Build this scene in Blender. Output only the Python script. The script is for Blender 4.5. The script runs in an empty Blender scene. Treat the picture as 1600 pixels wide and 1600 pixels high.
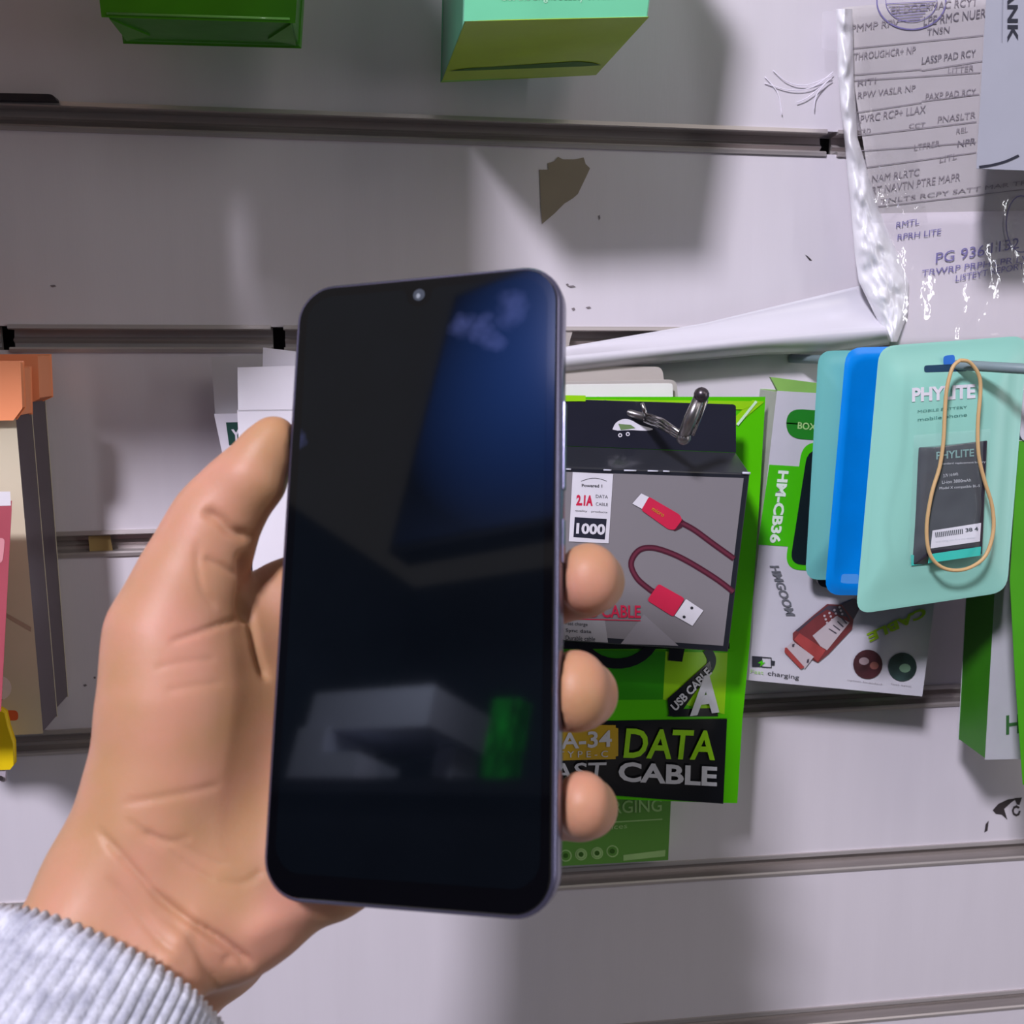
import bpy, bmesh, math, random
import numpy as np
from mathutils import Vector, Matrix, noise

# ------------------------------------------------------------ camera, world, lights, exposure
C = bpy.context.scene.collection
SC = bpy.context.scene
F = 1500.0                                     # focal length for a 1600 px wide frame


def rot(rx, ry, rz):
    cx, sx, cy, sy, cz, sz = math.cos(rx), math.sin(rx), math.cos(ry), math.sin(ry), math.cos(rz), math.sin(rz)
    X = np.array([[1, 0, 0], [0, cx, -sx], [0, sx, cx]])
    Y = np.array([[cy, 0, sy], [0, 1, 0], [-sy, 0, cy]])
    Z = np.array([[cz, -sz, 0], [sz, cz, 0], [0, 0, 1]])
    return Z @ Y @ X


RW = rot(0.167, -0.1385, -0.0223)              # the slatwall as the camera sees it
T0 = np.array([0, 0, 0.5004])
M3 = np.stack([RW[:, 0], RW[:, 2], -RW[:, 1]]) # camera vector -> world vector
CAM = M3 @ (-T0) + np.array([0, 0, 1.4])


def c2w(v):
    return Vector(M3 @ np.asarray(v, float) + CAM)


cam = bpy.data.cameras.new('camera')
cam.lens = 36.0 * F / 1600.0
cam.sensor_width = 36
cam.clip_start = 0.01
cam.dof.use_dof = True
cam.dof.focus_distance = 0.42
cam.dof.aperture_fstop = 20
camo = bpy.data.objects.new('camera', cam)
C.objects.link(camo)
_r, _u, _b = M3 @ np.array([1, 0, 0]), M3 @ np.array([0, -1, 0]), M3 @ np.array([0, 0, -1])
camo.matrix_world = Matrix([[_r[i], _u[i], _b[i], CAM[i]] for i in range(3)] + [[0, 0, 0, 1]])
SC.camera = camo

SC.view_settings.view_transform = 'Standard'
SC.view_settings.look = 'None'
SC.view_settings.gamma = 1.0
SC.view_settings.use_curve_mapping = False
SC.view_settings.exposure = 0.42
world = bpy.data.worlds.new('shop_air')
SC.world = world
world.use_nodes = True
world.node_tree.nodes['Background'].inputs[0].default_value = (1.0, 0.93, 0.90, 1)
world.node_tree.nodes['Background'].inputs[1].default_value = 0.19


def area(name, loc, target, size, power, col, sy=None):
    l = bpy.data.lights.new(name, 'AREA')
    l.size = size
    if sy:
        l.shape = 'RECTANGLE'
        l.size_y = sy
    l.energy = power
    l.color = col
    o = bpy.data.objects.new(name, l)
    C.objects.link(o)
    o.location = loc
    o.rotation_euler = (Vector(target) - Vector(loc)).to_track_quat('-Z', 'Y').to_euler()
    return o


KEYDIR = Vector((-0.59, -1.0, 0.92)).normalized()
area('ceiling_spot', Vector((0, 0, 1.4)) + KEYDIR * 2.35, (0, 0, 1.4), 0.26, 46, (0.92, 0.88, 1.0))
area('carton_fill_light', (-1.3, -1.3, 2.35), (-1.6, -1.8, 1.9), 0.1, 9, (0.8, 0.88, 1.0))  # added lamp that brightens the stock cartons mirrored in the glass
area('sleeve_glint_light', (2.2, -1.5, 1.75), (0.2, 0, 1.5), 0.10, 7, (0.95, 0.95, 1.0), 1.7)  # added tall strip light, there to draw glints on the sleeve
area('soft_fill_light', (0.9, -1.5, 2.5), (0.05, 0, 1.35), 0.7, 2.5, (1.0, 0.93, 0.88))  # added soft fill from the right, no real fitting behind it


# ------------------------------------------------------------ pixel rays -> points in the place
def ray(x, y):
    return Vector(M3 @ np.array([(x - 800) / F, (y - 800) / F, 1.0]))


def W(x, y, h=0.0):
    """point seen at (x, y) lying h metres in front of the slatwall face"""
    d = ray(x, y)
    t = (-h - CAM[1]) / d.y
    return Vector(CAM) + d * t


def P(x, y, z):
    return c2w(((x - 800) / F * z, (y - 800) / F * z, z))


class Card:
    """a real plane through three points"""
    def __init__(s, a, b, c):
        s.a, B_, C_ = W(*a), W(*b), W(*c)
        s.n = (B_ - s.a).cross(C_ - s.a).normalized()
        if s.n.dot(Vector(CAM) - s.a) < 0:
            s.n = -s.n

    def p(s, x, y, off=0.0):
        d = ray(x, y)
        t = (s.a + s.n * off - Vector(CAM)).dot(s.n) / d.dot(s.n)
        return Vector(CAM) + d * t


def flat(h):
    return Card((200, 200, h), (1200, 200, h), (200, 1200, h))


# ------------------------------------------------------------ materials
def lin(c):
    return tuple(((v / 255) / 12.92 if v / 255 <= 0.04045 else ((v / 255 + 0.055) / 1.055) ** 2.4) for v in c)


MATS = {}


def mat(name, rgb, rough=0.5, metal=0.0, var=0.06, scale=60.0, bump=0.02, coat=0.0, alpha=1.0, trans=0.0, sss=0.0, stretch=None, spec=0.5, bscale=None):
    if name in MATS:
        return MATS[name]
    m = bpy.data.materials.new(name)
    MATS[name] = m
    m.use_nodes = True
    nt = m.node_tree
    b = nt.nodes['Principled BSDF']
    c = lin(rgb)
    tc = nt.nodes.new('ShaderNodeTexCoord')
    mp = nt.nodes.new('ShaderNodeMapping')
    if stretch:
        mp.inputs['Scale'].default_value = stretch
    nt.links.new(tc.outputs['Object'], mp.inputs['Vector'])
    n = nt.nodes.new('ShaderNodeTexNoise')
    n.inputs['Scale'].default_value = scale
    n.inputs['Detail'].default_value = 5
    nt.links.new(mp.outputs['Vector'], n.inputs['Vector'])
    rp = nt.nodes.new('ShaderNodeValToRGB')
    rp.color_ramp.elements[0].position = 0.3
    rp.color_ramp.elements[1].position = 0.7
    rp.color_ramp.elements[0].color = (*[v * (1 - var) for v in c], 1)
    rp.color_ramp.elements[1].color = (*[min(1, v * (1 + var)) for v in c], 1)
    nt.links.new(n.outputs['Fac'], rp.inputs['Fac'])
    nt.links.new(rp.outputs['Color'], b.inputs['Base Color'])
    b.inputs['Roughness'].default_value = rough
    b.inputs['Metallic'].default_value = metal
    b.inputs['Specular IOR Level'].default_value = spec
    b.inputs['Coat Weight'].default_value = coat
    b.inputs['Coat Roughness'].default_value = 0.24 if name == 'milky_plastic' else 0.08
    b.inputs['Alpha'].default_value = alpha
    b.inputs['Transmission Weight'].default_value = trans
    if sss:
        b.inputs['Subsurface Weight'].default_value = sss
        b.inputs['Subsurface Radius'].default_value = (1.0, 0.35, 0.2)
        b.inputs['Subsurface Scale'].default_value = 0.004
    if bump:
        n2 = nt.nodes.new('ShaderNodeTexNoise')
        n2.inputs['Scale'].default_value = bscale or scale * 6
        nt.links.new(mp.outputs['Vector'], n2.inputs['Vector'])
        bp = nt.nodes.new('ShaderNodeBump')
        bp.inputs['Strength'].default_value = bump
        bp.inputs['Distance'].default_value = 0.001
        nt.links.new(n2.outputs['Fac'], bp.inputs['Height'])
        nt.links.new(bp.outputs['Normal'], b.inputs['Normal'])
    return m


# ------------------------------------------------------------ mesh builder
_txt = {}


def text_mesh(s, bold):
    k = (s, bold)
    if k not in _txt:
        cu = bpy.data.curves.new('t', 'FONT')
        cu.body = s
        cu.offset = bold
        cu.resolution_u = 3
        o = bpy.data.objects.new('t', cu)
        C.objects.link(o)
        me = o.to_mesh()
        vs = [v.co.copy() for v in me.vertices]
        fs = [tuple(p.vertices) for p in me.polygons]
        o.to_mesh_clear()
        bpy.data.objects.remove(o)
        bpy.data.curves.remove(cu)
        x0, x1 = min(v.x for v in vs), max(v.x for v in vs)
        y0, y1 = min(v.y for v in vs), max(v.y for v in vs)
        _txt[k] = ([((v.x - x0) / (x1 - x0), (v.y - y0) / (y1 - y0)) for v in vs], fs)
    return _txt[k]


class MB:
    def __init__(s):
        s.v, s.f, s.m, s.mats, s.sm = [], [], [], [], []

    def mi(s, m):
        if m not in s.mats:
            s.mats.append(m)
        return s.mats.index(m)

    def add(s, vs, fs, m, smooth=False):
        b = len(s.v)
        s.v += [Vector(v) for v in vs]
        i = s.mi(m)
        for f in fs:
            s.f.append([b + k for k in f])
            s.m.append(i)
            s.sm.append(smooth)

    def poly(s, pts, m):
        s.add(pts, [list(range(len(pts)))], m)

    def prism(s, front, vec, m, mside=None, mback=None):
        n = len(front)
        vec = Vector(vec)
        back = [p + vec for p in front]
        s.add(front, [list(range(n))], m)
        s.add(back, [list(range(n))[::-1]], mback or m)
        ms = mside or m
        for i in range(n):
            j = (i + 1) % n
            mm = ms[min(i, len(ms) - 1)] if isinstance(ms, (list, tuple)) else ms
            s.add([front[i], front[j], back[j], back[i]], [[0, 1, 2, 3]], mm)

    def tube(s, path, r, m, n=10, closed=False, caps=True):
        path = [Vector(p) for p in path]
        N = len(path)
        rs = r if isinstance(r, (list, tuple)) else [r] * N
        vs, fs = [], []
        up = None
        for i, p in enumerate(path):
            a = path[(i - 1) % N] if (closed or i > 0) else p
            b = path[(i + 1) % N] if (closed or i < N - 1) else p
            t = (b - a).normalized()
            if up is None:
                up = Vector((0, 0, 1)) if abs(t.z) < 0.9 else Vector((1, 0, 0))
            up = (up - t * up.dot(t)).normalized()
            sd = t.cross(up)
            for k in range(n):
                q = 2 * math.pi * k / n
                vs.append(p + (up * math.cos(q) + sd * math.sin(q)) * rs[i])
        for i in range(N if closed else N - 1):
            for k in range(n):
                a, b = i * n + k, i * n + (k + 1) % n
                c, d = ((i + 1) % N) * n + (k + 1) % n, ((i + 1) % N) * n + k
                fs.append([a, b, c, d])
        if caps and not closed:
            fs.append(list(range(n))[::-1])
            fs.append([(N - 1) * n + k for k in range(n)])
        s.add(vs, fs, m, True)

    def ball(s, c, r, m, n=14, scale=(1, 1, 1)):
        vs, fs = [], []
        for i in range(n // 2 + 1):
            th = math.pi * i / (n // 2)
            for k in range(n):
                ph = 2 * math.pi * k / n
                vs.append(Vector(c) + Vector((math.sin(th) * math.cos(ph) * scale[0], math.sin(th) * math.sin(ph) * scale[1], math.cos(th) * scale[2])) * r)
        for i in range(n // 2):
            for k in range(n):
                fs.append([i * n + k, i * n + (k + 1) % n, (i + 1) * n + (k + 1) % n, (i + 1) * n + k])
        s.add(vs, fs, m, True)

    def grid(s, fn, nu, nv, m, smooth=True):
        vs = [fn(i / nu, j / nv) for j in range(nv + 1) for i in range(nu + 1)]
        fs = [[j * (nu + 1) + i, j * (nu + 1) + i + 1, (j + 1) * (nu + 1) + i + 1, (j + 1) * (nu + 1) + i] for j in range(nv) for i in range(nu)]
        s.add(vs, fs, m, smooth)

    def pr(s, card, px, m, layer=1):               # flat print on a card face, px = outline
        s.poly([card.p(x, y, 0.00012 * layer) for x, y in px], m)

    def text(s, card, body, p0, p1, pt, m, layer=2, bold=0.0):
        uv, fs = text_mesh(body, bold)
        vs = [card.p(p0[0] + (p1[0] - p0[0]) * u + (pt[0] - p0[0]) * w, p0[1] + (p1[1] - p0[1]) * u + (pt[1] - p0[1]) * w, 0.00012 * layer) for u, w in uv]
        s.add(vs, fs, m)

    def build(s, name, parent=None, bevel=0.0, solid=0.0, sub=0):
        me = bpy.data.meshes.new(name)
        org = Vector((0, 0, 0))
        if parent is not None:
            q = parent
            while q is not None:
                org += q.location
                q = q.parent
        elif s.v:
            org = Vector((sum(v.x for v in s.v), sum(v.y for v in s.v), sum(v.z for v in s.v))) / len(s.v)
        me.from_pydata([tuple(v - org) for v in s.v], [], s.f)
        for m in s.mats:
            me.materials.append(m)
        me.polygons.foreach_set('material_index', s.m)
        me.polygons.foreach_set('use_smooth', s.sm)
        me.update()
        o = bpy.data.objects.new(name, me)
        C.objects.link(o)
        if parent is not None:
            o.parent = parent
        else:
            o.location = org
        if bevel:
            w = o.modifiers.new('weld', 'WELD')
            w.merge_threshold = 0.00001
            b = o.modifiers.new('bevel', 'BEVEL')
            b.width = bevel
            b.segments = 2
            b.limit_method = 'ANGLE'
        if solid:
            t = o.modifiers.new('solid', 'SOLIDIFY')
            t.thickness = solid
            t.offset = -1
        return o


def thing(name, label, cat, loc, group=None):
    o = bpy.data.objects.new(name, None)
    o.empty_display_size = 0.02
    C.objects.link(o)
    o.location = loc
    o['label'] = label
    o['category'] = cat
    if group:
        o['group'] = group
    return o


def tag(o, label, cat, group=None):
    o['label'] = label
    o['category'] = cat
    if group:
        o['group'] = group
    return o


def structure(name, loc=(0, 0, 0)):
    o = bpy.data.objects.new(name, None)
    C.objects.link(o)
    o.location = loc
    o['kind'] = 'structure'
    return o


def rnd(pts, r, n=5, rr=None):
    """round the corners of a pixel outline"""
    out = []
    N = len(pts)
    for i in range(N):
        a, b, c = Vector(pts[i - 1]), Vector(pts[i]), Vector(pts[(i + 1) % N])
        q = rr[i] if rr else r
        if q <= 0:
            out.append(tuple(b))
            continue
        p0 = b + (a - b).normalized() * q
        p1 = b + (c - b).normalized() * q
        for k in range(n + 1):
            t = k / n
            out.append(tuple(p0 * (1 - t) ** 2 + b * 2 * t * (1 - t) + p1 * t ** 2))
    return out


def circ(x, y, r, n=22, ry=None):
    return [(x + r * math.cos(2 * math.pi * k / n), y + (ry or r) * math.sin(2 * math.pi * k / n)) for k in range(n)]


def band(pts, w):
    """outline of a stroke of width w along a pixel path"""
    L, R_ = [], []
    for i, p in enumerate(pts):
        a = Vector(pts[max(0, i - 1)])
        b = Vector(pts[min(len(pts) - 1, i + 1)])
        d = (b - a).normalized()
        nn = Vector((-d.y, d.x)) * w / 2
        L.append(tuple(Vector(p) + nn))
        R_.append(tuple(Vector(p) - nn))
    return L, R_


def stroke(mb, card, pts, w, m, layer=2):
    L, R_ = band(pts, w)
    for i in range(len(pts) - 1):
        mb.pr(card, [L[i], L[i + 1], R_[i + 1], R_[i]], m, layer)


def lerp(pts, x):
    for (x0, y0), (x1, y1) in zip(pts[:-1], pts[1:]):
        if x <= x1:
            return y0 + (y1 - y0) * (x - x0) / (x1 - x0)
    return pts[-1][1]


def spline(pts, n=8):
    out = []
    P_ = [pts[0]] + list(pts) + [pts[-1]]
    for i in range(1, len(P_) - 2):
        p0, p1, p2, p3 = [Vector(q) for q in P_[i - 1:i + 3]]
        for k in range(n):
            t = k / n
            out.append(0.5 * ((2 * p1) + (p2 - p0) * t + (2 * p0 - 5 * p1 + 4 * p2 - p3) * t * t + (3 * p1 - p0 - 3 * p2 + p3) * t ** 3))
    out.append(Vector(pts[-1]))
    return out


def carton(root, card, px, depth, front, left=None, top=None, right=None, bottom=None, name='carton_body', vec=None, bevel=0.0004):
    """box whose front face is seen at px = TL, TR, BR, BL"""
    mb = MB()
    mb.prism([card.p(x, y) for x, y in px], vec or (0, depth, 0), front, [top or front, right or front, bottom or front, left or front])
    return mb.build(name, root, bevel=bevel)


def pillow(card, outline, rings, mfront, mback=None, wob=0.0, seed=0):
    """rings: list of (scale, height); outline in px; centre at the mean"""
    n = len(outline)
    cx = sum(p[0] for p in outline) / n
    cy = sum(p[1] for p in outline) / n
    mb = MB()
    vs, fs = [], []
    for k, (sc, h) in enumerate(rings):
        for i, (x, y) in enumerate(outline):
            X, Y = cx + (x - cx) * sc, cy + (y - cy) * sc
            w = wob * noise.noise(Vector((X * 0.02, Y * 0.02, seed))) if 0 < k else 0
            vs.append(card.p(X, Y, h + w * (1 if h > 0 else 0.3)))
    for k in range(len(rings) - 1):
        for i in range(n):
            j = (i + 1) % n
            fs.append([k * n + i, k * n + j, (k + 1) * n + j, (k + 1) * n + i])
    fs.append([(len(rings) - 1) * n + i for i in range(n)])
    mb.add(vs, fs, mfront, True)
    back = [card.p(x, y, -0.0008) for x, y in outline]
    mb.add(back, [list(range(n))[::-1]], mback or mfront)
    fr = [card.p(x, y, 0) for x, y in outline]
    for i in range(n):
        j = (i + 1) % n
        mb.add([fr[i], fr[j], back[j], back[i]], [[0, 3, 2, 1]], mback or mfront)
    return mb


# ------------------------------------------------------------ the shop behind the camera (mirrored in the phone glass)
def block(x0, x1, y0, y1, z0, z1, m, name, parent=None, bevel=0.002):
    mb = MB()
    mb.prism([Vector((x0, y0, z1)), Vector((x1, y0, z1)), Vector((x1, y0, z0)), Vector((x0, y0, z0))], (0, y1 - y0, 0), m)
    return mb.build(name, parent, bevel=bevel)


fl = block(-2.6, 2.6, -2.75, 0.02, -0.05, 0, mat('grey_floor_tile', (120, 116, 112), rough=0.5, scale=3), 'floor')
fl['kind'] = 'structure'
fw = block(-2.6, 2.6, -2.75, -2.7, 0, 2.9, mat('blue_grey_wall', (74, 84, 102), rough=0.6, scale=3), 'wall_front')
fw['kind'] = 'structure'
wl = block(-2.65, -2.6, -2.7, 0.0, 0, 2.9, MATS['blue_grey_wall'], 'wall_left')
wl['kind'] = 'structure'
root = thing('display_cabinet', 'dark laminate cabinet at the far side of the shop, seen only mirrored in the phone', 'cabinet', (-1.5, -1.9, 0))
cabm = mat('dark_laminate', (40, 40, 48), rough=0.4)
block(-2.4, -0.6, -2.2, -1.62, 0, 1.74, cabm, 'cabinet_body', root)
block(-2.42, -0.58, -2.22, -1.6, 1.74, 1.7698, mat('slate_top', (60, 62, 74), rough=0.3), 'cabinet_top', root)
cw = mat('white_stock_card', (210, 212, 232), rough=0.5, var=0.03)
tag(block(-1.86, -1.76, -1.9, -1.70, 1.771, 1.93, cw, 'stock_carton'), 'pale upright stock carton under the left end of a long one, mirrored in the phone', 'box')
tag(block(-1.52, -1.46, -1.95, -1.86, 1.771, 1.93, cw, 'stock_carton'), 'pale upright stock carton under the right end of a long one, mirrored in the phone', 'box')
tag(block(-1.86, -1.44, -1.96, -1.72, 1.931, 2.03, cw, 'stock_carton'), 'long pale stock carton lying across two others, mirrored in the phone', 'box')
tag(block(-1.74, -1.58, -1.80, -1.66, 1.771, 1.85, cw, 'stock_carton'), 'small pale stock carton low on the cabinet, mirrored in the phone', 'box')
tag(block(-1.20, -1.13, -1.70, -1.66, 1.771, 1.96, mat('green_foil_stock', (20, 190, 50), rough=0.35, var=0.95, scale=26, bump=0.8, bscale=25, stretch=(3, 3, 1)), 'foil_pack'), 'shiny green foil pack mirrored near the right side of the phone', 'pack')
root = thing('blue_glow_board', 'added blue glowing board out of view, for the blue in the top of the phone', 'glow board', (-1.25, -1.7, 2.9))  # unseen glowing board added for the blue reflection in the glass
block(-1.70, -0.86, -1.78, -1.70, 2.42, 3.35, cabm, 'glow_housing', root)
sg = bpy.data.materials.new('blue_glow')
sg.use_nodes = True
gt = sg.node_tree
gb = gt.nodes['Principled BSDF']
gtc = gt.nodes.new('ShaderNodeTexCoord')
gmp = gt.nodes.new('ShaderNodeMapping')
gmp.inputs['Location'].default_value = (-0.12, 0, -0.2)
gt.links.new(gtc.outputs['Object'], gmp.inputs['Vector'])
gg = gt.nodes.new('ShaderNodeTexGradient')
gg.gradient_type = 'SPHERICAL'
gmp.inputs['Scale'].default_value = (1.6, 0.5, 1.6)
gt.links.new(gmp.outputs['Vector'], gg.inputs['Vector'])
gb.inputs['Base Color'].default_value = (0.02, 0.03, 0.08, 1)
gb.inputs['Emission Color'].default_value = (0.06, 0.22, 1.0, 1)
gm = gt.nodes.new('ShaderNodeMath')
gm.operation = 'MULTIPLY'
gm.inputs[1].default_value = 3.0
gt.links.new(gg.outputs['Fac'], gm.inputs[0])
gt.links.new(gm.outputs[0], gb.inputs['Emission Strength'])
block(-1.68, -0.88, -1.70, -1.69, 2.44, 3.33, sg, 'glow_face', root)

# ------------------------------------------------------------ the slatwall
white_panel = mat('white_laminate', (214, 208, 214), rough=0.32, var=0.018, scale=14, bump=0.03, stretch=(6, 1, 0.6), bscale=160)
alu = mat('brushed_aluminium', (190, 182, 180), rough=0.38, metal=0.55, var=0.08, scale=30, stretch=(0.3, 20, 20), bump=0.03)
slot_dark = mat('dark_slot', (44, 38, 42), rough=0.8)
black_plastic = mat('black_plastic', (30, 26, 34), rough=0.45)

wall = structure('wall_back')
# rail centre lines: two points each on the wall face
RAILS = [((0, 179), (1310, 224)), ((0, 528), (1250, 531)), ((83, 851), (760, 829)), ((20, 1162), (1470, 1086)), ((875, 1372.5), (1600, 1326)), ((1215, 1593), (1600, 1559))]
lines = []
for a, b in RAILS:
    A, B = W(*a), W(*b)
    s = (B.z - A.z) / (B.x - A.x)
    lines.append((A.z - s * A.x, s))
z0 = lines[0][0]
lines = [(z0 + 0.2, 0.001), (z0 + 0.1, 0.001)] + lines + [(lines[-1][0] - 0.1, lines[-1][1]), (lines[-1][0] - 0.2, lines[-1][1]), (lines[-1][0] - 0.3, lines[-1][1])]
XL, XR = -0.9, 0.9
HW = 0.0064


def zl(k, x):
    return lines[k][0] + lines[k][1] * x


def board(k0, k1):
    mb = MB()
    t0, t1 = (zl(k0, XL) - HW, zl(k0, XR) - HW) if k0 is not None else (zl(k1, XL) + 0.09, zl(k1, XR) + 0.09)
    b0, b1 = (zl(k1, XL) + HW, zl(k1, XR) + HW) if k1 is not None else (zl(k0, XL) - 0.09, zl(k0, XR) - 0.09)
    mb.prism([Vector((XL, 0, t0)), Vector((XR, 0, t1)), Vector((XR, 0, b1)), Vector((XL, 0, b0))], (0, 0.016, 0), white_panel)
    return mb.build('panel', wall, bevel=0.0008)


for k in range(len(lines) + 1):
    board(k - 1 if k else None, k if k < len(lines) else None)


def rail(k, x0, x1):
    prof = [(HW, 0.004), (HW, -0.0012), (HW - 0.0019, -0.0016), (HW - 0.0024, -0.0008), (HW - 0.0024, 0.0075), (0.0006, 0.0068), (-0.001, 0.0048), (-0.0024, 0.0068),
            (-HW + 0.0022, 0.0068), (-HW + 0.0022, -0.0006), (-HW + 0.0014, -0.0014), (-HW - 0.0003, -0.0011), (-HW - 0.0003, 0.004), (-HW, 0.009), (HW, 0.009)]
    mb = MB()
    a = [Vector((x0, y, zl(k, x0) + z)) for z, y in prof]
    b = [Vector((x1, y, zl(k, x1) + z)) for z, y in prof]
    n = len(prof)
    mb.add(a + b, [[i, (i + 1) % n, n + (i + 1) % n, n + i] for i in range(n)] + [list(range(n))[::-1], [n + i for i in range(n)]], alu)
    return mb.build('aluminium_rail', wall)


CUTS = {2: [W(1299, 224).x], 3: [W(4, 528).x, W(434, 530).x]}
for k in range(len(lines)):
    cs = [XL] + sorted(CUTS.get(k, [])) + [XR]
    for i in range(len(cs) - 1):
        rail(k, cs[i] + (0.003 if i else 0), cs[i + 1] - (0.003 if i < len(cs) - 2 else 0))
mb = MB()
mb.prism([Vector((XL, 0.0165, 2.0)), Vector((XR, 0.0165, 2.0)), Vector((XR, 0.0165, 0.85)), Vector((XL, 0.0165, 0.85))], (0, 0.01, 0), slot_dark)
mb.build('backing_board', wall)
# worn marks on the panels
mark = mat('black_scuff', (48, 40, 42), rough=0.8, var=0.3)
wc = flat(0.0001)
mb = MB()
mb.pr(wc, [(1258, 398), (1262, 400), (1269, 407), (1265, 407)], mark)
mb.pr(wc, [(1545, 1282), (1543, 1298), (1538, 1301), (1540, 1288)], mark)
mb.pr(wc, [(1551, 1266), (1560, 1256), (1575, 1249), (1590, 1247), (1580, 1254), (1569, 1264), (1574, 1281), (1565, 1273), (1556, 1272)], mark)
for a in range(7):
    q0, q1 = a * 0.8, (a + 1) * 0.8
    mb.pr(wc, [(1588 + 7 * math.cos(q), 1267 + 9 * math.sin(q)) for q in (q0, q1)] + [(1588 + 4 * math.cos(q), 1267 + 5 * math.sin(q)) for q in (q1, q0)], mark)
mb.pr(wc, [(1585, 1247), (1597, 1246), (1593, 1258), (1589, 1257)], mark)
for (x, y, w, h) in [(886, 447, 14, 3), (893, 482, 6, 4), (915, 480, 9, 3), (884, 444, 5, 3), (130, 1070, 6, 3), (146, 1058, 4, 3), (935, 338, 3, 6), (78, 446, 10, 3)]:
    mb.pr(wc, [(x, y), (x + w * 0.7, y - h * 0.4), (x + w, y + h * 0.5), (x + w * 0.4, y + h)], mat('grey_scuff', (120, 112, 116), rough=0.8))
mb.build('scuff_marks', wall)

tape = mat('old_brown_tape', (136, 124, 106), rough=0.5, var=0.05)
mb = MB()
tp = flat(0.0004)
mb.prism([tp.p(x, y) for x, y in [(843, 265), (857, 265), (856, 255), (866, 252), (872, 245), (880, 249), (898, 249), (912, 246), (915, 256), (922, 263), (916, 276), (903, 303), (895, 310), (882, 318), (866, 334), (847, 350), (845, 320), (844, 290)]], (0, 0.0003, 0), tape)
tag(mb.build('tape_or_reflection'), 'torn scrap of brown tape stuck on the bare white panel above the phone', 'tape')
mb = MB()
mb.prism([tp.p(x, y) for x, y in [(874, 516), (896, 514), (891, 530), (888, 545), (874, 545)]], (0, 0.0003, 0), mat('grey_tape', (176, 168, 162), rough=0.6))
tag(mb.build('tape_or_reflection'), 'small grey torn tape scrap poking out right beside the phone edge', 'tape')
mb = MB()
mb.prism([flat(-0.002).p(x, y) for x, y in [(138, 838), (172, 837), (176, 860), (140, 862)]], (0, 0.0004, 0), mat('tan_reflection', (176, 150, 96), rough=0.5))  # tan patch: a reflection in the rail put into colour
tag(mb.build('tape_or_reflection'), 'tan reflection painted inside the rail left of the wrist knuckle', 'tape')
mb = MB()
bc = flat(0.006)
mb.prism([bc.p(x, y) for x, y in rnd([(-60, 144), (84, 147), (88, 157), (-60, 155)], 3, 3, [0, 8, 2, 0])], (0, 0.0059, 0), black_plastic)
tag(mb.build('plastic_clip'), 'flat black plastic strip lying on the topmost rail at the left edge', 'clip')

# unseen boxes added above the view to shade the upper left wall
kraft = mat('kraft_card', (176, 150, 120), rough=0.6)
for x0, x1, y0, y1, hh, th, lb in [(-620, -2, -620, 60, 0.22, 0.07, 'widest brown card box added above the view to shade the wall'), (118, 395, -560, 60, 0.20, 0.06, 'tall brown card box added out of view above the green foil box to shade the wall'), (4, 108, -90, 62, 0.22, 0.02, 'small flat brown card box added between two larger ones to close a lit gap'), (150, 270, -420, 0, 0.11, 0.05, 'narrow brown card box added close to the wall above the view for its shadow')]:
    a, b = W(x0, y0), W(x1, y1)
    root = thing('shade_carton', lb, 'box', Vector(((a.x + b.x) / 2, -hh, b.z)), 'added shading boxes')
    block(a.x, b.x, -hh, -hh + th, b.z, a.z, kraft, 'carton_body', root)
    mb = MB()
    mb.tube([Vector(((a.x + b.x) / 2, 0.0, a.z - 0.004)), Vector(((a.x + b.x) / 2, -hh - 0.01, a.z - 0.004))], 0.002, alu, 8)
    mb.build('peg', root)

# ------------------------------------------------------------ top left green foil pouch
g_foil = mat('green_foil', (62, 140, 12), rough=0.28, var=0.12, scale=40, bump=0.15, bscale=90)
g_foil2 = mat('green_foil_dark', (48, 124, 20), rough=0.3, var=0.12, scale=40, bump=0.15, bscale=90)
pk = flat(0.068)
root = thing('foil_box', 'green foil-wrapped box hanging at the top left of the wall', 'box', W(300, 0, 0.05))
carton(root, pk, [(120, -330), (478, -325), (457, 31), (163, 22)], 0.03, g_foil, bottom=g_foil2, name='foil_body', vec=Vector((0, 0.033, 0)), bevel=0.0012)
mb = MB()
# folded foil ends: raised triangular folds at both bottom corners
bl, br = pk.p(163, 22), pk.p(457, 31)
dn = Vector((0, 0.033, 0))
for s, c0 in ((1, bl), (-1, br)):
    e = (br - bl).normalized() * s
    tri = [c0 + dn * 0.1 + e * 0.001, c0 + dn * 0.92 + e * 0.001, c0 + dn * 0.7 + e * 0.012]
    mb = MB()
    mb.prism([t + Vector((0, 0, -0.0008)) for t in tri], (0, 0, 0.0012), g_foil)
    mb.build('folded_foil_end', root)
mb = MB()
mb.tube([bl + Vector((0.001, -0.0004, 0.0002)), br + Vector((-0.001, -0.0004, 0.0002))], 0.0005, mat('foil_edge', (120, 190, 90), rough=0.12), 6)
mb.build('shiny_edge', root)
mb = MB()
hk = mat('hook_steel', (176, 172, 172), rough=0.25, metal=1.0)


def peg(name, label, base, tip, r=0.0018, tipball=True, extra=None):
    """display hook: back plate, wire arm and ball tip"""
    root = thing(name, label, 'hook', base)
    mb = MB()
    mb.prism([base + Vector((sx, -0.0025, sz)) for sx, sz in ((-0.012, 0.004), (0.012, 0.004), (0.012, -0.014), (-0.012, -0.014))], (0, 0.002, 0), hk)
    mb.build('back_plate', root, bevel=0.0005)
    mb = MB()
    mb.tube([base, base + (tip - base) * 0.5, tip], r, hk, 10)
    mb.build('arm', root)
    mb = MB()
    mb.ball(tip, r * 1.8, hk)
    mb.build('tip_ball', root)
    return root


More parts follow.
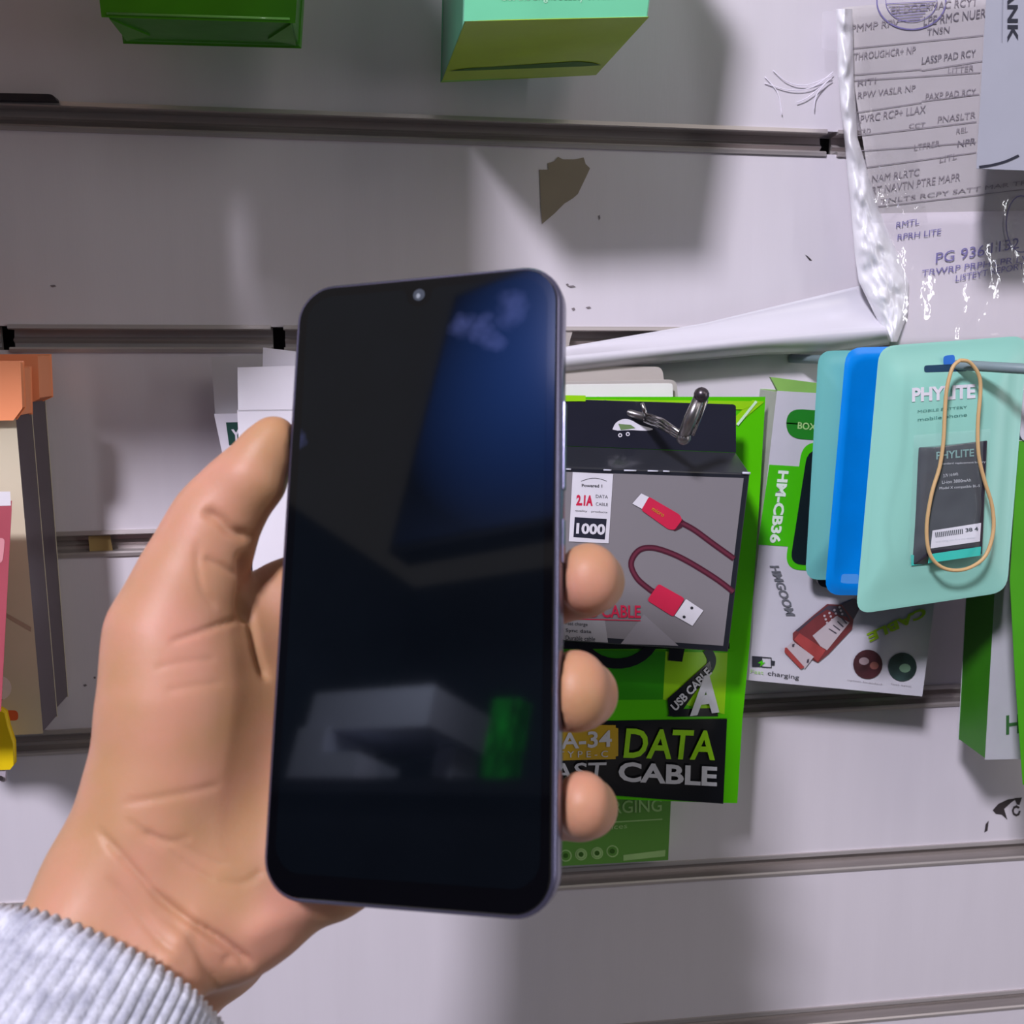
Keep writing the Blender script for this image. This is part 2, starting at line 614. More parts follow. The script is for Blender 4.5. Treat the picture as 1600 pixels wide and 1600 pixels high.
# ------------------------------------------------------------ top centre mint and lime box
mint = mat('mint_print', (112, 205, 158), rough=0.35, var=0.06, scale=25, coat=0.3)
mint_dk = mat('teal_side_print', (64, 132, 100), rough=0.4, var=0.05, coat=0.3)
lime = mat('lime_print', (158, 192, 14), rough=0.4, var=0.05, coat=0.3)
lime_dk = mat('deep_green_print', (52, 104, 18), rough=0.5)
root = thing('mint_box', 'mint green carton with a lime underside hanging top centre', 'box', W(850, 20, 0.06))
mc = flat(0.1)
bx = [mc.p(x, y) for x, y in [(736, -420), (1070, -425), (1012, 27), (727, 31)]]
vec = Vector((0.0035, 0.085, 0.003))
mb = MB()
q0, q1 = W(690, 127, 0.02), W(930, 117, 0.02)
vec = q0 - bx[3]
mb.add(bx + [bx[0] + vec, bx[1] + (q1 - bx[2]), q1, q0], [[0, 1, 2, 3], [7, 6, 5, 4], [0, 4, 5, 1], [1, 5, 6, 2]], mint)
mb.add([bx[2], bx[3], q0, q1], [[0, 1, 2, 3]], lime)
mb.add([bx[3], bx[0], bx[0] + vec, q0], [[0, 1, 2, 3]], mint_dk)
mb.build('carton_body', root, bevel=0.0005)
mb = MB()
mb.text(mc, 'Get the bright beauty of nature', (782, 5), (972, 3), (782, -12), mat('pale_mint_ink', (190, 235, 205), rough=0.5))
mb.build('lettering', root)
mb = MB()
bl, br = bx[3], bx[2]


def und(u, v, o=0.0003):
    a_, b_ = bl + (q0 - bl) * v, br + (q1 - br) * v
    return a_ + (b_ - a_) * u + Vector((0, 0, -o))


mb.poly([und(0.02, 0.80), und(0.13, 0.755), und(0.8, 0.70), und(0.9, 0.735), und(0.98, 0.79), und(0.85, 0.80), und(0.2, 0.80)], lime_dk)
mb.build('flap_slot', root)
mb = MB()
sl, sr = mc.p(727, 31), mc.p(736, -420)
mb.prism([sl + Vector((-0.0003, 0.004, 0)), sr + Vector((-0.0003, 0.004, 0)), sr + Vector((-0.0003, 0.018, 0)), sl + Vector((-0.0003, 0.018, 0)) + vec * 0.1], (0.0002, 0, 0), mat('mint_stripe', (122, 200, 165), rough=0.4))
mb.build('side_stripe', root)

# ------------------------------------------------------------ left stack: cream boxes with orange caps
orange = mat('orange_cap', (250, 156, 108), rough=0.42, var=0.06, scale=12)
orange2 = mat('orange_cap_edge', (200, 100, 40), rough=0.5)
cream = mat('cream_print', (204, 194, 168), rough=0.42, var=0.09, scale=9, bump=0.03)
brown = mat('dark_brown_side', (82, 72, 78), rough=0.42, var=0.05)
cf, cb = flat(0.050), flat(0.028)


def capped_box(c, px, d, capf, label, deco):
    root = thing('capped_box', label, 'box', W(px[2][0] - 40, px[2][1], 0.03))
    mb = MB()
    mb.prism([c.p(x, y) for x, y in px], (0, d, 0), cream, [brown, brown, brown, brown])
    mb.build('carton_body', root, bevel=0.0004)
    mb = MB()
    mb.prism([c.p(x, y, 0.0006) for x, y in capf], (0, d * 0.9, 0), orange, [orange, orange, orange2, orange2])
    mb.build('orange_cap', root, bevel=0.0005)
    if deco:
        deco(c, root)
    return root


def deco(c, root):
    mb = MB()
    wht = mat('off_white_ink', (226, 214, 208), rough=0.5)
    mb.pr(c, circ(-1, 1075, 19), wht, 1)
    mb.text(c, 'R', (-9, 1093), (4, 1094), (-9, 1064), mat('grey_brown_ink', (110, 90, 90)), 2, 0.02)
    mb.pr(c, rnd([(-60, 1109), (28, 1110), (29, 1126), (-60, 1125)], 7, 4), mat('rust_ink', (206, 92, 56), rough=0.5), 1)
    mb.pr(c, [(-4, 950), (49, 980), (48, 987), (-4, 957)], mat('tan_line', (170, 150, 130)), 1)
    mb.build('printed_marks', root)
    mb = MB()
    c2 = c
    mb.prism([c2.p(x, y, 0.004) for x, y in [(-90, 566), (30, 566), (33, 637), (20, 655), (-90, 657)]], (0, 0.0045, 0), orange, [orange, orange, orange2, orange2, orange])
    mb.build('cap_flap', root, bevel=0.0005)


capped_box(cf, [(-170, 640), (22, 640), (66, 1145), (-150, 1155)], 0.0205, [(-170, 575), (24, 575), (26, 650), (-170, 650)], 'cream box with an orange cap, front one of the two at the left edge', deco)
capped_box(cb, [(-150, 625), (45, 622), (84, 1112), (-130, 1122)], 0.021, [(-150, 556), (57, 555), (60, 622), (38, 632), (-150, 632)], 'orange-capped box with dark sides, right behind the front cream box', None)

# rose pink box poking in at the left edge
pink = mat('rose_print', (178, 84, 96), rough=0.4, var=0.06)
root = thing('pink_box', 'rose pink box with white top just inside the left edge', 'box', W(-20, 1100, 0.09))
pc = flat(0.095)
carton(root, pc, [(-200, 786), (17, 784), (0, 1110), (-190, 1110)], 0.03, pink, top=mat('white_carton', (232, 228, 232), rough=0.4, var=0.03), right=pink, vec=ray(14, 950) * 0.028)
mb = MB()
mb.pr(pc, [(-200, 768), (16, 768), (17, 790), (-200, 797)], MATS['white_carton'], 1)
mb.pr(pc, rnd([(-40, 845), (8, 840), (4, 880), (-40, 885)], 8, 4), mat('pale_pink_ink', (222, 150, 158)), 1)
mb.build('top_band', root)

# yellow tag at the left edge
yel = mat('yellow_plastic', (232, 200, 20), rough=0.35, var=0.08, scale=30)
root = thing('yellow_tag', 'yellow tag with grey tip hanging at the left edge below the cream box', 'tag', W(-5, 1150, 0.06))
yc = flat(0.062)
mb = MB()
mb.prism([yc.p(x, y) for x, y in [(-50, 1100), (-2, 1112), (4, 1116), (9, 1138), (17, 1162), (18, 1195), (14, 1200), (-50, 1202)]], (0, 0.004, 0), yel)
mb.build('tag_body', root, bevel=0.0008)
mb = MB()
mb.prism([yc.p(x, y, -0.001) for x, y in [(-40, 1200), (9, 1200), (8, 1222), (-40, 1224)]], (0, 0.002, 0), mat('clear_grey_tip', (176, 166, 176), rough=0.2))
mb.pr(yc, circ(1, 1216, 4), mark, 1)
mb.build('grey_tip', root)

# ------------------------------------------------------------ white cartons behind the thumb
wcar = mat('white_card', (238, 234, 242), rough=0.4, var=0.02)
wcar_sh = mat('white_card_shaded', (206, 202, 204), rough=0.5, var=0.02)  # greyer copy of the white card, shade put into its colour
bgreen = mat('bottle_green_ink', (22, 72, 62), rough=0.5)
root = thing('white_carton', 'white carton with a dark green printed square, left of the phone', 'box', W(420, 700, 0.02))
wb = flat(0.028)
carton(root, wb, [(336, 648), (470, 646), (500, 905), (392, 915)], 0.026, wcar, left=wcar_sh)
mb = MB()
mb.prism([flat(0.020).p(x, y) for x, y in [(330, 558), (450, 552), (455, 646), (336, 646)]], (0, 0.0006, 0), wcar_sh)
mb.build('open_flap', root)
mb = MB()
mb.pr(wb, [(353, 660), (400, 659), (404, 694), (358, 696)], bgreen)
mb.text(wb, 'Y', (362, 690), (377, 689), (361, 671), wcar, 2, 0.03)
mb.text(wb, 'es', (379, 689), (395, 688), (378, 676), wcar, 2, 0.02)
mb.build('printed_square', root)
root = thing('white_carton', 'plain white carton with raised flap, hidden between thumb and phone', 'box', W(430, 800, 0.045))
wb2 = flat(0.046)
carton(root, wb2, [(372, 642), (520, 640), (540, 880), (385, 905)], 0.016, wcar)
mb = MB()
mb.prism([wb2.p(x, y) for x, y in [(371, 574), (520, 570), (520, 641), (372, 643)]], (0, 0.0006, 0), wcar)
mb.prism([wb2.p(x, y, -0.008) for x, y in [(411, 543), (520, 556), (520, 640), (409, 640)]], (0, 0.0006, 0), wcar)
mb.build('open_flap', root)
mb = MB()
ch = mat('charcoal_ink', (44, 46, 54), rough=0.5)
mb.pr(wb2, [(384, 852), (393, 851), (395, 903), (386, 905)], ch)
mb.text(wb2, 'Made for you', (387, 872), (388, 901), (392, 872), wcar, 2)
mb.pr(wb2, [(384, 838), (394, 837), (394, 841), (384, 842)], ch)
mb.pr(wb2, [(384, 844), (394, 843), (394, 846), (384, 847)], ch)
mb.build('printed_strip', root)

# ------------------------------------------------------------ document in its plastic sleeve
paper = mat('document_paper', (196, 190, 190), rough=0.75, var=0.03, scale=20)
paper2 = mat('paper_lower_sheet', (222, 214, 220), rough=0.75, var=0.03, scale=20)
inkg = mat('faded_grey_ink', (146, 138, 144), rough=0.8)
inkd = mat('grey_ink', (118, 112, 120), rough=0.8)
inkp = mat('violet_pen_ink', (126, 118, 172), rough=0.8)
root = thing('paper_document', 'ruled paper form with faded writing and round stamp, upper right', 'document', W(1450, 250, 0.006))
dc = Card((1310, 10, 0.008), (1650, 10, 0.008), (1400, 530, 0.012))
mb = MB()


def hdoc(x, y):
    return 0.0005 * math.sin(y * 0.011 + x * 0.006) + (0.0009 if y > 330 + 0.02 * (1600 - x) else 0.0)


class DocPrint:
    n = dc.n

    def p(s, x, y, off=0.0):
        return dc.p(x, y, hdoc(x, y) + 0.0004 + off * 0.2)


DP = DocPrint()


def sheetp(u, v, o=0):
    x = 1316 + (70) * v + (330 - 40 * v) * u
    y = (12 - 30 * u) + (v * (455 - 20 * u + 30 * u))
    return dc.p(x, y, 0.0005 * math.sin(y * 0.011 + x * 0.006) + o)


mb.grid(lambda u, v: sheetp(u, v), 16, 24, paper)
mb.build('paper_sheet', root, solid=0.0002)
mb = MB()
mb.grid(lambda u, v: dc.p(1352 + 300 * u + 40 * v, 334 + 215 * v - 6 * u, 0.0009 + 0.0005 * math.sin((334 + 215 * v - 6 * u) * 0.011 + (1352 + 300 * u + 40 * v) * 0.006)), 12, 10, paper2)
mb.build('lower_sheet', root, solid=0.0002)
mb = MB()
L_ = 12


def dt(s, x0, y0, x1, y1, h, m, b=0.0, l=14):
    mb.text(DP, s, (x0, y0), (x1, y1), (x0 + 1, y0 - h), m, l, b)


rows = [('ER DOCRMAC RCYT', 1392, 22, 1527, 8, 12, inkg), ('LPE RMC NUER', 1443, 40, 1540, 27, 14, inkd), ('PMMP RPV', 1330, 50, 1404, 40, 11, inkg), ('TNSN', 1448, 55, 1483, 51, 10, inkd),
        ('THROUGHCR+ NP', 1334, 94, 1430, 83, 11, inkg), ('LASSP PAD RCY', 1440, 100, 1524, 88, 11, inkd), ('LITTER', 1481, 115, 1521, 110, 9, inkg), ('RITI', 1340, 134, 1368, 130, 9, inkg),
        ('RPW VASLR NP', 1340, 154, 1430, 142, 10, inkg), ('PAXP PAD RCY', 1446, 156, 1524, 148, 10, inkg), ('PVRC RCP+ LLAX', 1344, 192, 1446, 176, 12, inkg), ('PNASLTR', 1465, 192, 1524, 184, 10, inkg),
        ('TRD', 1341, 210, 1360, 208, 8, inkg), ('CCT', 1420, 200, 1445, 198, 7, inkg), ('REL', 1494, 209, 1512, 206, 8, inkg), ('LTFRER', 1428, 235, 1468, 228, 9, inkg), ('NPR', 1496, 230, 1524, 225, 10, inkd),
        ('LITL', 1468, 254, 1495, 248, 9, inkg), ('NAM RLRTC', 1362, 285, 1436, 274, 11, inkg), ('RT NAVTN PTRE MAPR', 1362, 304, 1500, 282, 12, inkg), ('TNLTS RCPY SATT MAR TRNSV', 1375, 318, 1640, 284, 7, inkg)]
for s, x0, y0, x1, y1, h, m in rows:
    dt(s, x0, y0, x1, y1, h, m, 0.0)
for x0, y0, x1, y1 in [(1325, 76, 1536, 55), (1330, 117, 1440, 108), (1440, 110, 1535, 95), (1330, 126, 1532, 113), (1336, 176, 1440, 160), (1440, 158, 1530, 147), (1338, 212, 1526, 190), (1340, 236, 1525, 222), (1350, 262, 1525, 238), (1352, 325, 1600, 296)]:
    stroke(mb, DP, [(x0, y0), (x1, y1)], 1.3, inkg, 14)
mb.build('printed_form_lines', root)
mb = MB()
for s, x0, y0, x1, y1, h in [('PG 936', 1462, 412, 1538, 399, 17), ('1132', 1548, 396, 1592, 388, 17), ('TRWRP PRPH LPR LVRN', 1440, 432, 1630, 405, 10), ('LISTEYT REPORT', 1493, 440, 1600, 420, 10), ('RMTL', 1400, 356, 1436, 350, 9), ('RPRH LITE', 1402, 375, 1470, 366, 9)]:
    dt(s, x0, y0, x1, y1, h, inkp, 0, 32)
for cx, cy, r in ((1596, 350, 34),):
    pts = [(cx + r * 0.7 * math.cos(a), cy + r * 1.3 * math.sin(a)) for a in np.linspace(1.2, 5.4, 18)]
    stroke(mb, DP, pts, 1.6, inkp, 30)
mb.build('pen_writing', root)
mb = MB()
pts = [(1424 + 54 * math.cos(a), 2 + 44 * math.sin(a)) for a in np.linspace(-0.2, 3.4, 20)]
stroke(mb, DP, pts, 2.2, inkp, 14)
pts = [(1424 + 40 * math.cos(a), 2 + 32 * math.sin(a)) for a in np.linspace(-0.2, 3.4, 20)]
stroke(mb, DP, pts, 1.2, inkp, 14)
for k in range(7):
    stroke(mb, DP, [(1385 + 3 * k, 6 + 4.5 * k), (1462 - 4 * k, 2 + 4.5 * k)], 1.2, inkp, 14)
mb.build('round_stamp', root)

clear = mat('clear_plastic', (240, 240, 250), rough=0.07, var=0.0, bump=0.25, bscale=70, alpha=0.13, spec=0.9)
nt = clear.node_tree
nt.nodes.clear()
o_ = nt.nodes.new('ShaderNodeOutputMaterial')
mx = nt.nodes.new('ShaderNodeMixShader')
tr = nt.nodes.new('ShaderNodeBsdfTransparent')
gl = nt.nodes.new('ShaderNodeBsdfGlossy')
gl.inputs['Roughness'].default_value = 0.06
fr_ = nt.nodes.new('ShaderNodeLayerWeight')
fr_.inputs['Blend'].default_value = 0.5
pw_ = nt.nodes.new('ShaderNodeMath')
pw_.operation = 'POWER'
pw_.inputs[1].default_value = 4.0
bmp = nt.nodes.new('ShaderNodeBump')
nn_ = nt.nodes.new('ShaderNodeTexNoise')
nn_.inputs['Scale'].default_value = 130
tcc = nt.nodes.new('ShaderNodeTexCoord')
nt.links.new(tcc.outputs['Object'], nn_.inputs['Vector'])
nt.links.new(nn_.outputs['Fac'], bmp.inputs['Height'])
bmp.inputs['Strength'].default_value = 0.5
bmp.inputs['Distance'].default_value = 0.0012
nt.links.new(bmp.outputs['Normal'], gl.inputs['Normal'])
ad = nt.nodes.new('ShaderNodeMath')
ad.operation = 'MULTIPLY_ADD'
ad.inputs[1].default_value = 0.8
ad.inputs[2].default_value = 0.07
nt.links.new(fr_.outputs['Facing'], pw_.inputs[0])
nt.links.new(pw_.outputs[0], ad.inputs[0])
nt.links.new(ad.outputs[0], mx.inputs[0])
nt.links.new(tr.outputs[0], mx.inputs[1])
nt.links.new(gl.outputs[0], mx.inputs[2])
nt.links.new(mx.outputs[0], o_.inputs[0])
clear2 = mat('milky_plastic', (252, 250, 254), rough=0.3, var=0.01, bump=0.3, bscale=120, alpha=0.93, spec=1.0, coat=1.0)
film = mat('white_film', (212, 209, 216), rough=0.22, var=0.015, scale=10, bump=0.05, bscale=30)
root = thing('plastic_sleeve', 'clear wrinkled plastic sleeve over the paper form, bright left edge', 'sleeve', W(1330, 250, 0.015))
mb = MB()


def slv(u, v):
    x0 = 1322 + 76 * v
    x = x0 + (1680 - x0) * u
    y = 14 + 516 * v - 22 * u * (1 - v)
    q = math.exp(-u * 9)
    o = 0.0045 + 0.004 * q * math.sin(v * 17) + 0.0022 * noise.noise(Vector((u * 9, v * 7, 3))) + 0.0035 * q
    return dc.p(x, y, o)


mb.grid(slv, 46, 60, clear)
mb.build('clear_sheet', root)
mb = MB()


def fold(u, v):        # welded, folded left seam of the sleeve: a crumpled half round strip
    yy = [14, 60, 120, 215, 330, 400, 440, 490, 534]
    xl = [1306, 1308, 1309, 1319, 1330, 1336, 1342, 1366, 1388]
    xr = [1332, 1333, 1334, 1340, 1374, 1404, 1420, 1418, 1402]
    y = 14 + 520 * v
    a, b = lerp(list(zip(yy, xl)), y), lerp(list(zip(yy, xr)), y)
    th = u * math.pi
    low = max(0.0, min(1.0, (y - 260) / 120))
    c = 0.0012 * noise.noise(Vector((u * (2 + 7 * low), v * 34, 1))) + 0.0016 * low * noise.noise(Vector((u * 9, v * 26, 8)))
    return dc.p(a + (b - a) * u, y, 0.004 + 0.0062 * math.sin(th) ** 0.7 * (1 + 0.3 * noise.noise(Vector((0, v * 7, 1)))) + (c + 0.0013 * math.sin(v * 46 + 2.0 * u + 3 * noise.noise(Vector((u * 2, v * 8, 4))))) * math.sin(th))


mb.grid(fold, 26, 150, clear2)
mb.build('folded_seam', root)
mb = MB()


def crum(u, v):        # crumpled clear patch beside the seam
    x = 1334 + 96 * u + 20 * v
    y = 228 + 120 * v
    e = math.sin(u * math.pi) * math.sin(v * math.pi)
    return dc.p(x, y, 0.0085 + e * (0.003 * noise.noise(Vector((u * 6, v * 7, 5))) + 0.0014 * noise.noise(Vector((u * 16, v * 18, 2)))))


mb.grid(crum, 40, 48, clear)
mb.build('crumpled_patch', root)
mb = MB()


def roll(u, v):        # long strip of the white film that sweeps left behind the phone
    if v < 0.65:
        f = v / 0.65
        xe = 1345 + 50 * f
        x = 860 + (xe - 860) * u
        a, b = lerp([(860, 546), (1100, 505), (1345, 446)], x), lerp([(860, 560), (1025, 545), (1190, 528), (1300, 518), (1400, 512)], x)
        return W(x, a + (b - a) * f, 0.004 + 0.013 * f ** 2.2 + 0.003 * u)
    f = (v - 0.65) / 0.35
    x = 860 + (1395 + 5 * f - 860) * u
    a, b = lerp([(860, 560), (1025, 545), (1190, 528), (1300, 518), (1400, 512)], x), lerp([(860, 588), (1025, 568), (1190, 553), (1300, 551), (1400, 536)], x)
    return W(x, a + (b - a) * f, 0.017 + 0.002 * math.sin(f * math.pi) - 0.009 * f ** 1.5 + 0.003 * u)


mb.grid(roll, 40, 20, film)
mb.build('white_film_flap', root, solid=0.0003)
# stray clear threads from the sleeve over the panel
mb = MB()
thr = mat('clear_thread', (246, 240, 255), rough=0.15)
for pts in [[(1208, 110), (1230, 128), (1260, 133), (1300, 118)], [(1195, 130), (1235, 141), (1270, 136), (1302, 112)], [(1272, 172), (1275, 150), (1290, 130), (1300, 122)], [(1195, 120), (1215, 145), (1222, 180)], [(1245, 160), (1262, 152), (1292, 128)]]:
    mb.tube([W(p.x, p.y, 0.0006 + 0.0015 * (p.x - 1195) / 100) for p in spline([(a, b, 0) for a, b in pts], 5)], 0.00024, thr, 5)
mb.build('loose_threads', root)
mb = MB()
mb.pr(flat(0.010), rnd([(1284, 18), (1318, 16), (1318, 80), (1284, 78)], 5, 3), mat('clear_tab', (226, 224, 236), rough=0.08, alpha=0.12, bump=0.2, bscale=100), 1)
mb.build('clear_tab', root)

# ------------------------------------------------------------ grey power bank box, top right
gbox = mat('grey_white_card', (172, 174, 186), rough=0.4, var=0.02)
navy = mat('navy_ink', (34, 36, 52), rough=0.5)
root = thing('grey_carton', 'grey white carton lettered BANK vertically, hanging at top right corner', 'box', W(1580, 200, 0.07))
gc = Card((1543, 0, 0.075), (1700, 0, 0.075), (1527, 262, 0.07))
carton(root, gc, [(1560, -300), (1900, -300), (1860, 275), (1527, 262)], 0.03, gbox, left=gbox, vec=ray(1522, 270) * 0.03)
mb = MB()
mb.text(gc, 'POWER BANK', (1573, -190), (1574, 66), (1590, -190), navy, 2, 0.03)
stroke(mb, gc, [(1568, -60), (1566, 66)], 1.2, mat('thin_grey_ink', (140, 142, 152)), 2)
mb.build('lettering', root)
mb = MB()
stroke(mb, gc, [(p.x, p.y) for p in spline([(1530, 261, 0), (1550, 258, 0), (1572, 252, 0), (1592, 243, 0)])], 4, navy, 2)
mb.build('tuck_slot', root)

# ------------------------------------------------------------ pale cards behind the cable box
for k, (px, hh, colr, lab) in enumerate([
        ([(780, 572), (1034, 574), (1042, 640), (780, 640)], 0.012, (188, 180, 172), 'pale beige backing card, rearmost one behind the black cable box'),
        ([(780, 600), (1056, 594), (1062, 660), (780, 660)], 0.022, (178, 172, 166), 'grey beige card in the middle behind the black cable box'),
        ([(780, 603), (1050, 600), (1052, 660), (780, 660)], 0.026, (232, 230, 226), 'thin white card right behind the green cable pouch top')]):
    c = flat(hh)
    mb = MB()
    m = mat('card_stock_%d' % k, colr, rough=0.6, var=0.02)
    mb.prism([c.p(x, y) for x, y in rnd(px, 12, 4, [0, 10 if k < 2 else 3, 0, 0])], (0, 0.0022, 0), m)
    tag(mb.build('backing_card', None, bevel=0.0003), lab, 'card')

# ------------------------------------------------------------ green carton lowest, with icons
gprint = mat('leaf_green_print', (98, 158, 62), rough=0.42, var=0.06, scale=12, coat=0.2)
pgreen = mat('pale_green_ink', (166, 208, 132), rough=0.5)
root = thing('charging_box', 'leaf green carton with round icons, below the green cable pouch', 'box', W(930, 1340, 0.01))
hc = flat(0.012)
carton(root, hc, [(700, 1190), (1050, 1190), (1043, 1343), (700, 1362)], 0.0115, gprint, right=pgreen)
mb = MB()
mb.text(hc, 'FAST CHARGING', (840, 1277), (1034, 1268), (840, 1257), pgreen, 2, 0.01)
mb.pr(hc, [(850, 1290), (1035, 1279), (1035, 1281), (850, 1292)], pgreen)
mb.text(hc, 'For all devices', (884, 1302), (980, 1294), (884, 1294), pgreen, 2)
for x, y in ((884, 1337), (908, 1335), (933, 1333), (957, 1330)):
    mb.pr(hc, circ(x, y, 9.5), pgreen, 1)
    mb.pr(hc, circ(x, y, 7.5), gprint, 2)
    mb.pr(hc, circ(x, y, 7.0), pgreen, 3) if x in (908, 933) else None
    mb.pr(hc, circ(x, y, 4.0, 8), lime_dk, 4)
mb.pr(hc, [(974, 1336), (1040, 1328), (1039, 1338), (974, 1345)], pgreen)
mb.build('printed_icons', root)

# ------------------------------------------------------------ green foil cable pouch  DATA CABLE
gp = mat('vivid_green_foil', (84, 196, 4), rough=0.22, var=0.05, scale=20, bump=0.12, bscale=40)
gpd = mat('mid_green_ink', (48, 150, 10), rough=0.25, var=0.08, scale=10)
gpl = mat('bright_lime_ink', (150, 214, 20), rough=0.3)
pblk = mat('pouch_black_ink', (24, 26, 30), rough=0.2, var=0.1, bump=0.1, bscale=50)
gold = mat('gold_sticker', (196, 160, 34), rough=0.4)
silver = mat('silver_ink', (204, 206, 212), rough=0.4)
root = thing('cable_pouch', 'bright green plastic cable pouch printed DATA FAST CABLE', 'pouch', W(1030, 700, 0.033))
pcd = Card((880, 620, 0.034), (1195, 620, 0.034), (1150, 1260, 0.045))
OUT = [(760, 618), (1196, 625), (1188, 760), (1172, 1000), (1160, 1125), (1152, 1259), (1125, 1258), (1040, 1252), (960, 1238), (870, 1232), (740, 1225), (742, 1000), (750, 800)]


def pouchp(u, v, o=0.0):
    # u across 0..1, v down 0..1
    v = max(0.0, min(1.0, v))
    xl = 745
    ys = [620, 760, 1000, 1125, 1255]
    xs = [1196, 1188, 1172, 1160, 1152]
    t = v * 4
    i = min(3, int(t))
    f = t - i
    xr = xs[i] * (1 - f) + xs[i + 1] * f
    y = ys[i] * (1 - f) + ys[i + 1] * f
    y += (-16 * v ** 6) * (1 - u) ** 1.2
    x = xl + (xr - xl) * u
    return x, y


def pouch_h(x, y):
    # bulge: flat sealed side strip at right, pillow in the middle
    e = max(0.0, min(1.0, (1145 - (y - 620) * 0.045 + 15 - x) / 90))
    top = max(0.0, min(1.0, (y - 680) / 120)) * max(0.0, min(1.0, (1245 - y) / 130))
    s = lambda q: q * q * (3 - 2 * q)
    return 0.0065 * s(e) * s(top) + 0.0012 * noise.noise(Vector((x * 0.012, y * 0.018, 7.0))) * s(top)


mb = MB()
mb.grid(lambda u, v: pcd.p(*pouchp(u, v), pouch_h(*pouchp(u, v))), 50, 60, gp)
bk = MB()
mb.grid(lambda u, v: pcd.p(*pouchp(1 - u, v), -0.0015), 8, 8, gp)
mb.build('pouch_body', root)


class Curved:                                   # print that follows the pouch surface
    n = pcd.n

    def p(s, x, y, off=0.0):
        return pcd.p(x, y, pouch_h(x, y) + off + 0.00025)


CP = Curved()


def prg(mb, px, m, layer, step=10):
    """fill a pixel quad TL,TR,BR,BL with a draped grid"""
    a, b, c, d = [Vector(q) for q in px]
    nu = max(1, int((b - a).length / step))
    nv = max(1, int((d - a).length / step))

    def f(u, v):
        q = (a * (1 - u) + b * u) * (1 - v) + (d * (1 - u) + c * u) * v
        return CP.p(q.x, q.y, 0.00014 * layer)
    mb.grid(f, nu, nv, m)


mb = MB()
prg(mb, [(750, 1014), (1148, 1018), (1138, 1122), (746, 1130)], gp, 1)
prg(mb, [(750, 1000), (1140, 1005), (1140, 1014), (750, 1014)], pblk, 2)
prg(mb, [(750, 1014), (1040, 1018), (1036, 1093), (748, 1095)], gpd, 2)
prg(mb, [(1040, 1018), (1137, 1020), (1132, 1116), (1036, 1093)], gpl, 2)
prg(mb, [(746, 1130), (1136, 1123), (1130, 1256), (740, 1226)], pblk, 3)
prg(mb, [(1150, 650), (1176, 625), (1194, 628), (1150, 665)], gpl, 1)
prg(mb, [(770, 622), (1194, 627), (1160, 640), (770, 632)], gpl, 2)
stroke(mb, CP, [(1152, 664), (1182, 627)], 4, mat('white_green_ink', (206, 240, 200)), 4)
# ring and cable printed under the window
for r0, r1, cc in ((0, 0, 0),):
    pts = [(965 + 60 * math.cos(a), 985 + 52 * math.sin(a)) for a in np.linspace(0.1, 3.04, 16)]
    stroke(mb, CP, pts, 16, pblk, 5)
prg(mb, [(1046, 1012), (1070, 1013), (1066, 1034), (1044, 1032)], pblk, 5, 6)
stroke(mb, CP, [(p.x, p.y) for p in spline([(1105, 1015, 0), (1112, 1030, 0), (1108, 1045, 0), (1095, 1060, 0)])], 14, mat('teal_black_ink', (20, 44, 48)), 5)
prg(mb, [(1109, 1033), (1112, 1045), (1060, 1119), (1043, 1119)], pblk, 6, 6)
prg(mb, [(1109, 1033), (1110, 1050), (1046, 1119), (1043, 1092)], pblk, 6, 6)
prg(mb, [(1062, 1108), (1120, 1106), (1122, 1119), (1050, 1120)], pblk, 6, 6)
mb.build('printed_panels', root)
mb = MB()
mb.text(CP, 'USB CABLE', (1056, 1112), (1113, 1052), (1047, 1102), silver, 12, 0.03)
mb.text(CP, 'A', (1078, 1119), (1124, 1113), (1082, 1058), silver, 14, 0.05)
mb.text(CP, 'DATA', (974, 1184), (1117, 1188), (979, 1138), gpl, 14, 0.022)
mb.text(CP, 'FAST', (842, 1220), (945, 1218), (845, 1193), silver, 14, 0.01)
mb.text(CP, 'CABLE', (966, 1221), (1120, 1229), (967, 1190), silver, 14, 0.03)
mb.build('lettering', root)
mb = MB()
q = rnd([(740, 1131), (966, 1133), (966, 1182), (960, 1186), (740, 1192)], 8, 4)
prg(mb, [(740, 1131), (962, 1133), (962, 1186), (740, 1192)], gold, 7)
prg(mb, [(962, 1137), (966, 1138), (966, 1181), (962, 1182)], gold, 7)
mb.text(CP, 'A-34', (876, 1171), (956, 1167), (876, 1145), silver, 11, 0.02)
mb.text(CP, 'T Y P E - C', (872, 1184), (950, 1183), (872, 1174), silver, 11, 0.0)
mb.build('gold_sticker', root)

# ------------------------------------------------------------ black and grey cable box
bbox = mat('black_box_card', (36, 38, 46), rough=0.3, var=0.05, coat=0.3)
grey_pr = mat('silver_grey_print', (134, 130, 134), rough=0.28, var=0.05, scale=8, coat=0.4)
red_pr = mat('crimson_ink', (206, 40, 76), rough=0.4)
darkred = mat('dark_braid_ink', (76, 24, 44), rough=0.5)
whink = mat('white_ink', (226, 224, 232), rough=0.45)
root = thing('cable_box', 'black cable box with grey front showing a crimson USB cable', 'box', W(1010, 700, 0.06))
kc = Card((885, 735, 0.078), (1172, 742, 0.078), (880, 1005, 0.074))
fr = [kc.p(x, y) for x, y in [(815, 727), (1172, 740), (1138, 1019), (812, 997)]]
hd = Card((885, 640, 0.056), (1150, 645, 0.056), (885, 700, 0.0565))
top = [hd.p(x, y) for x, y in [(820, 694), (1150, 707)]]
mb = MB()
n_ = len(fr)
back = [top[0], top[1], fr[2] + Vector((0, 0.022, 0)), fr[3] + Vector((0, 0.022, 0))]
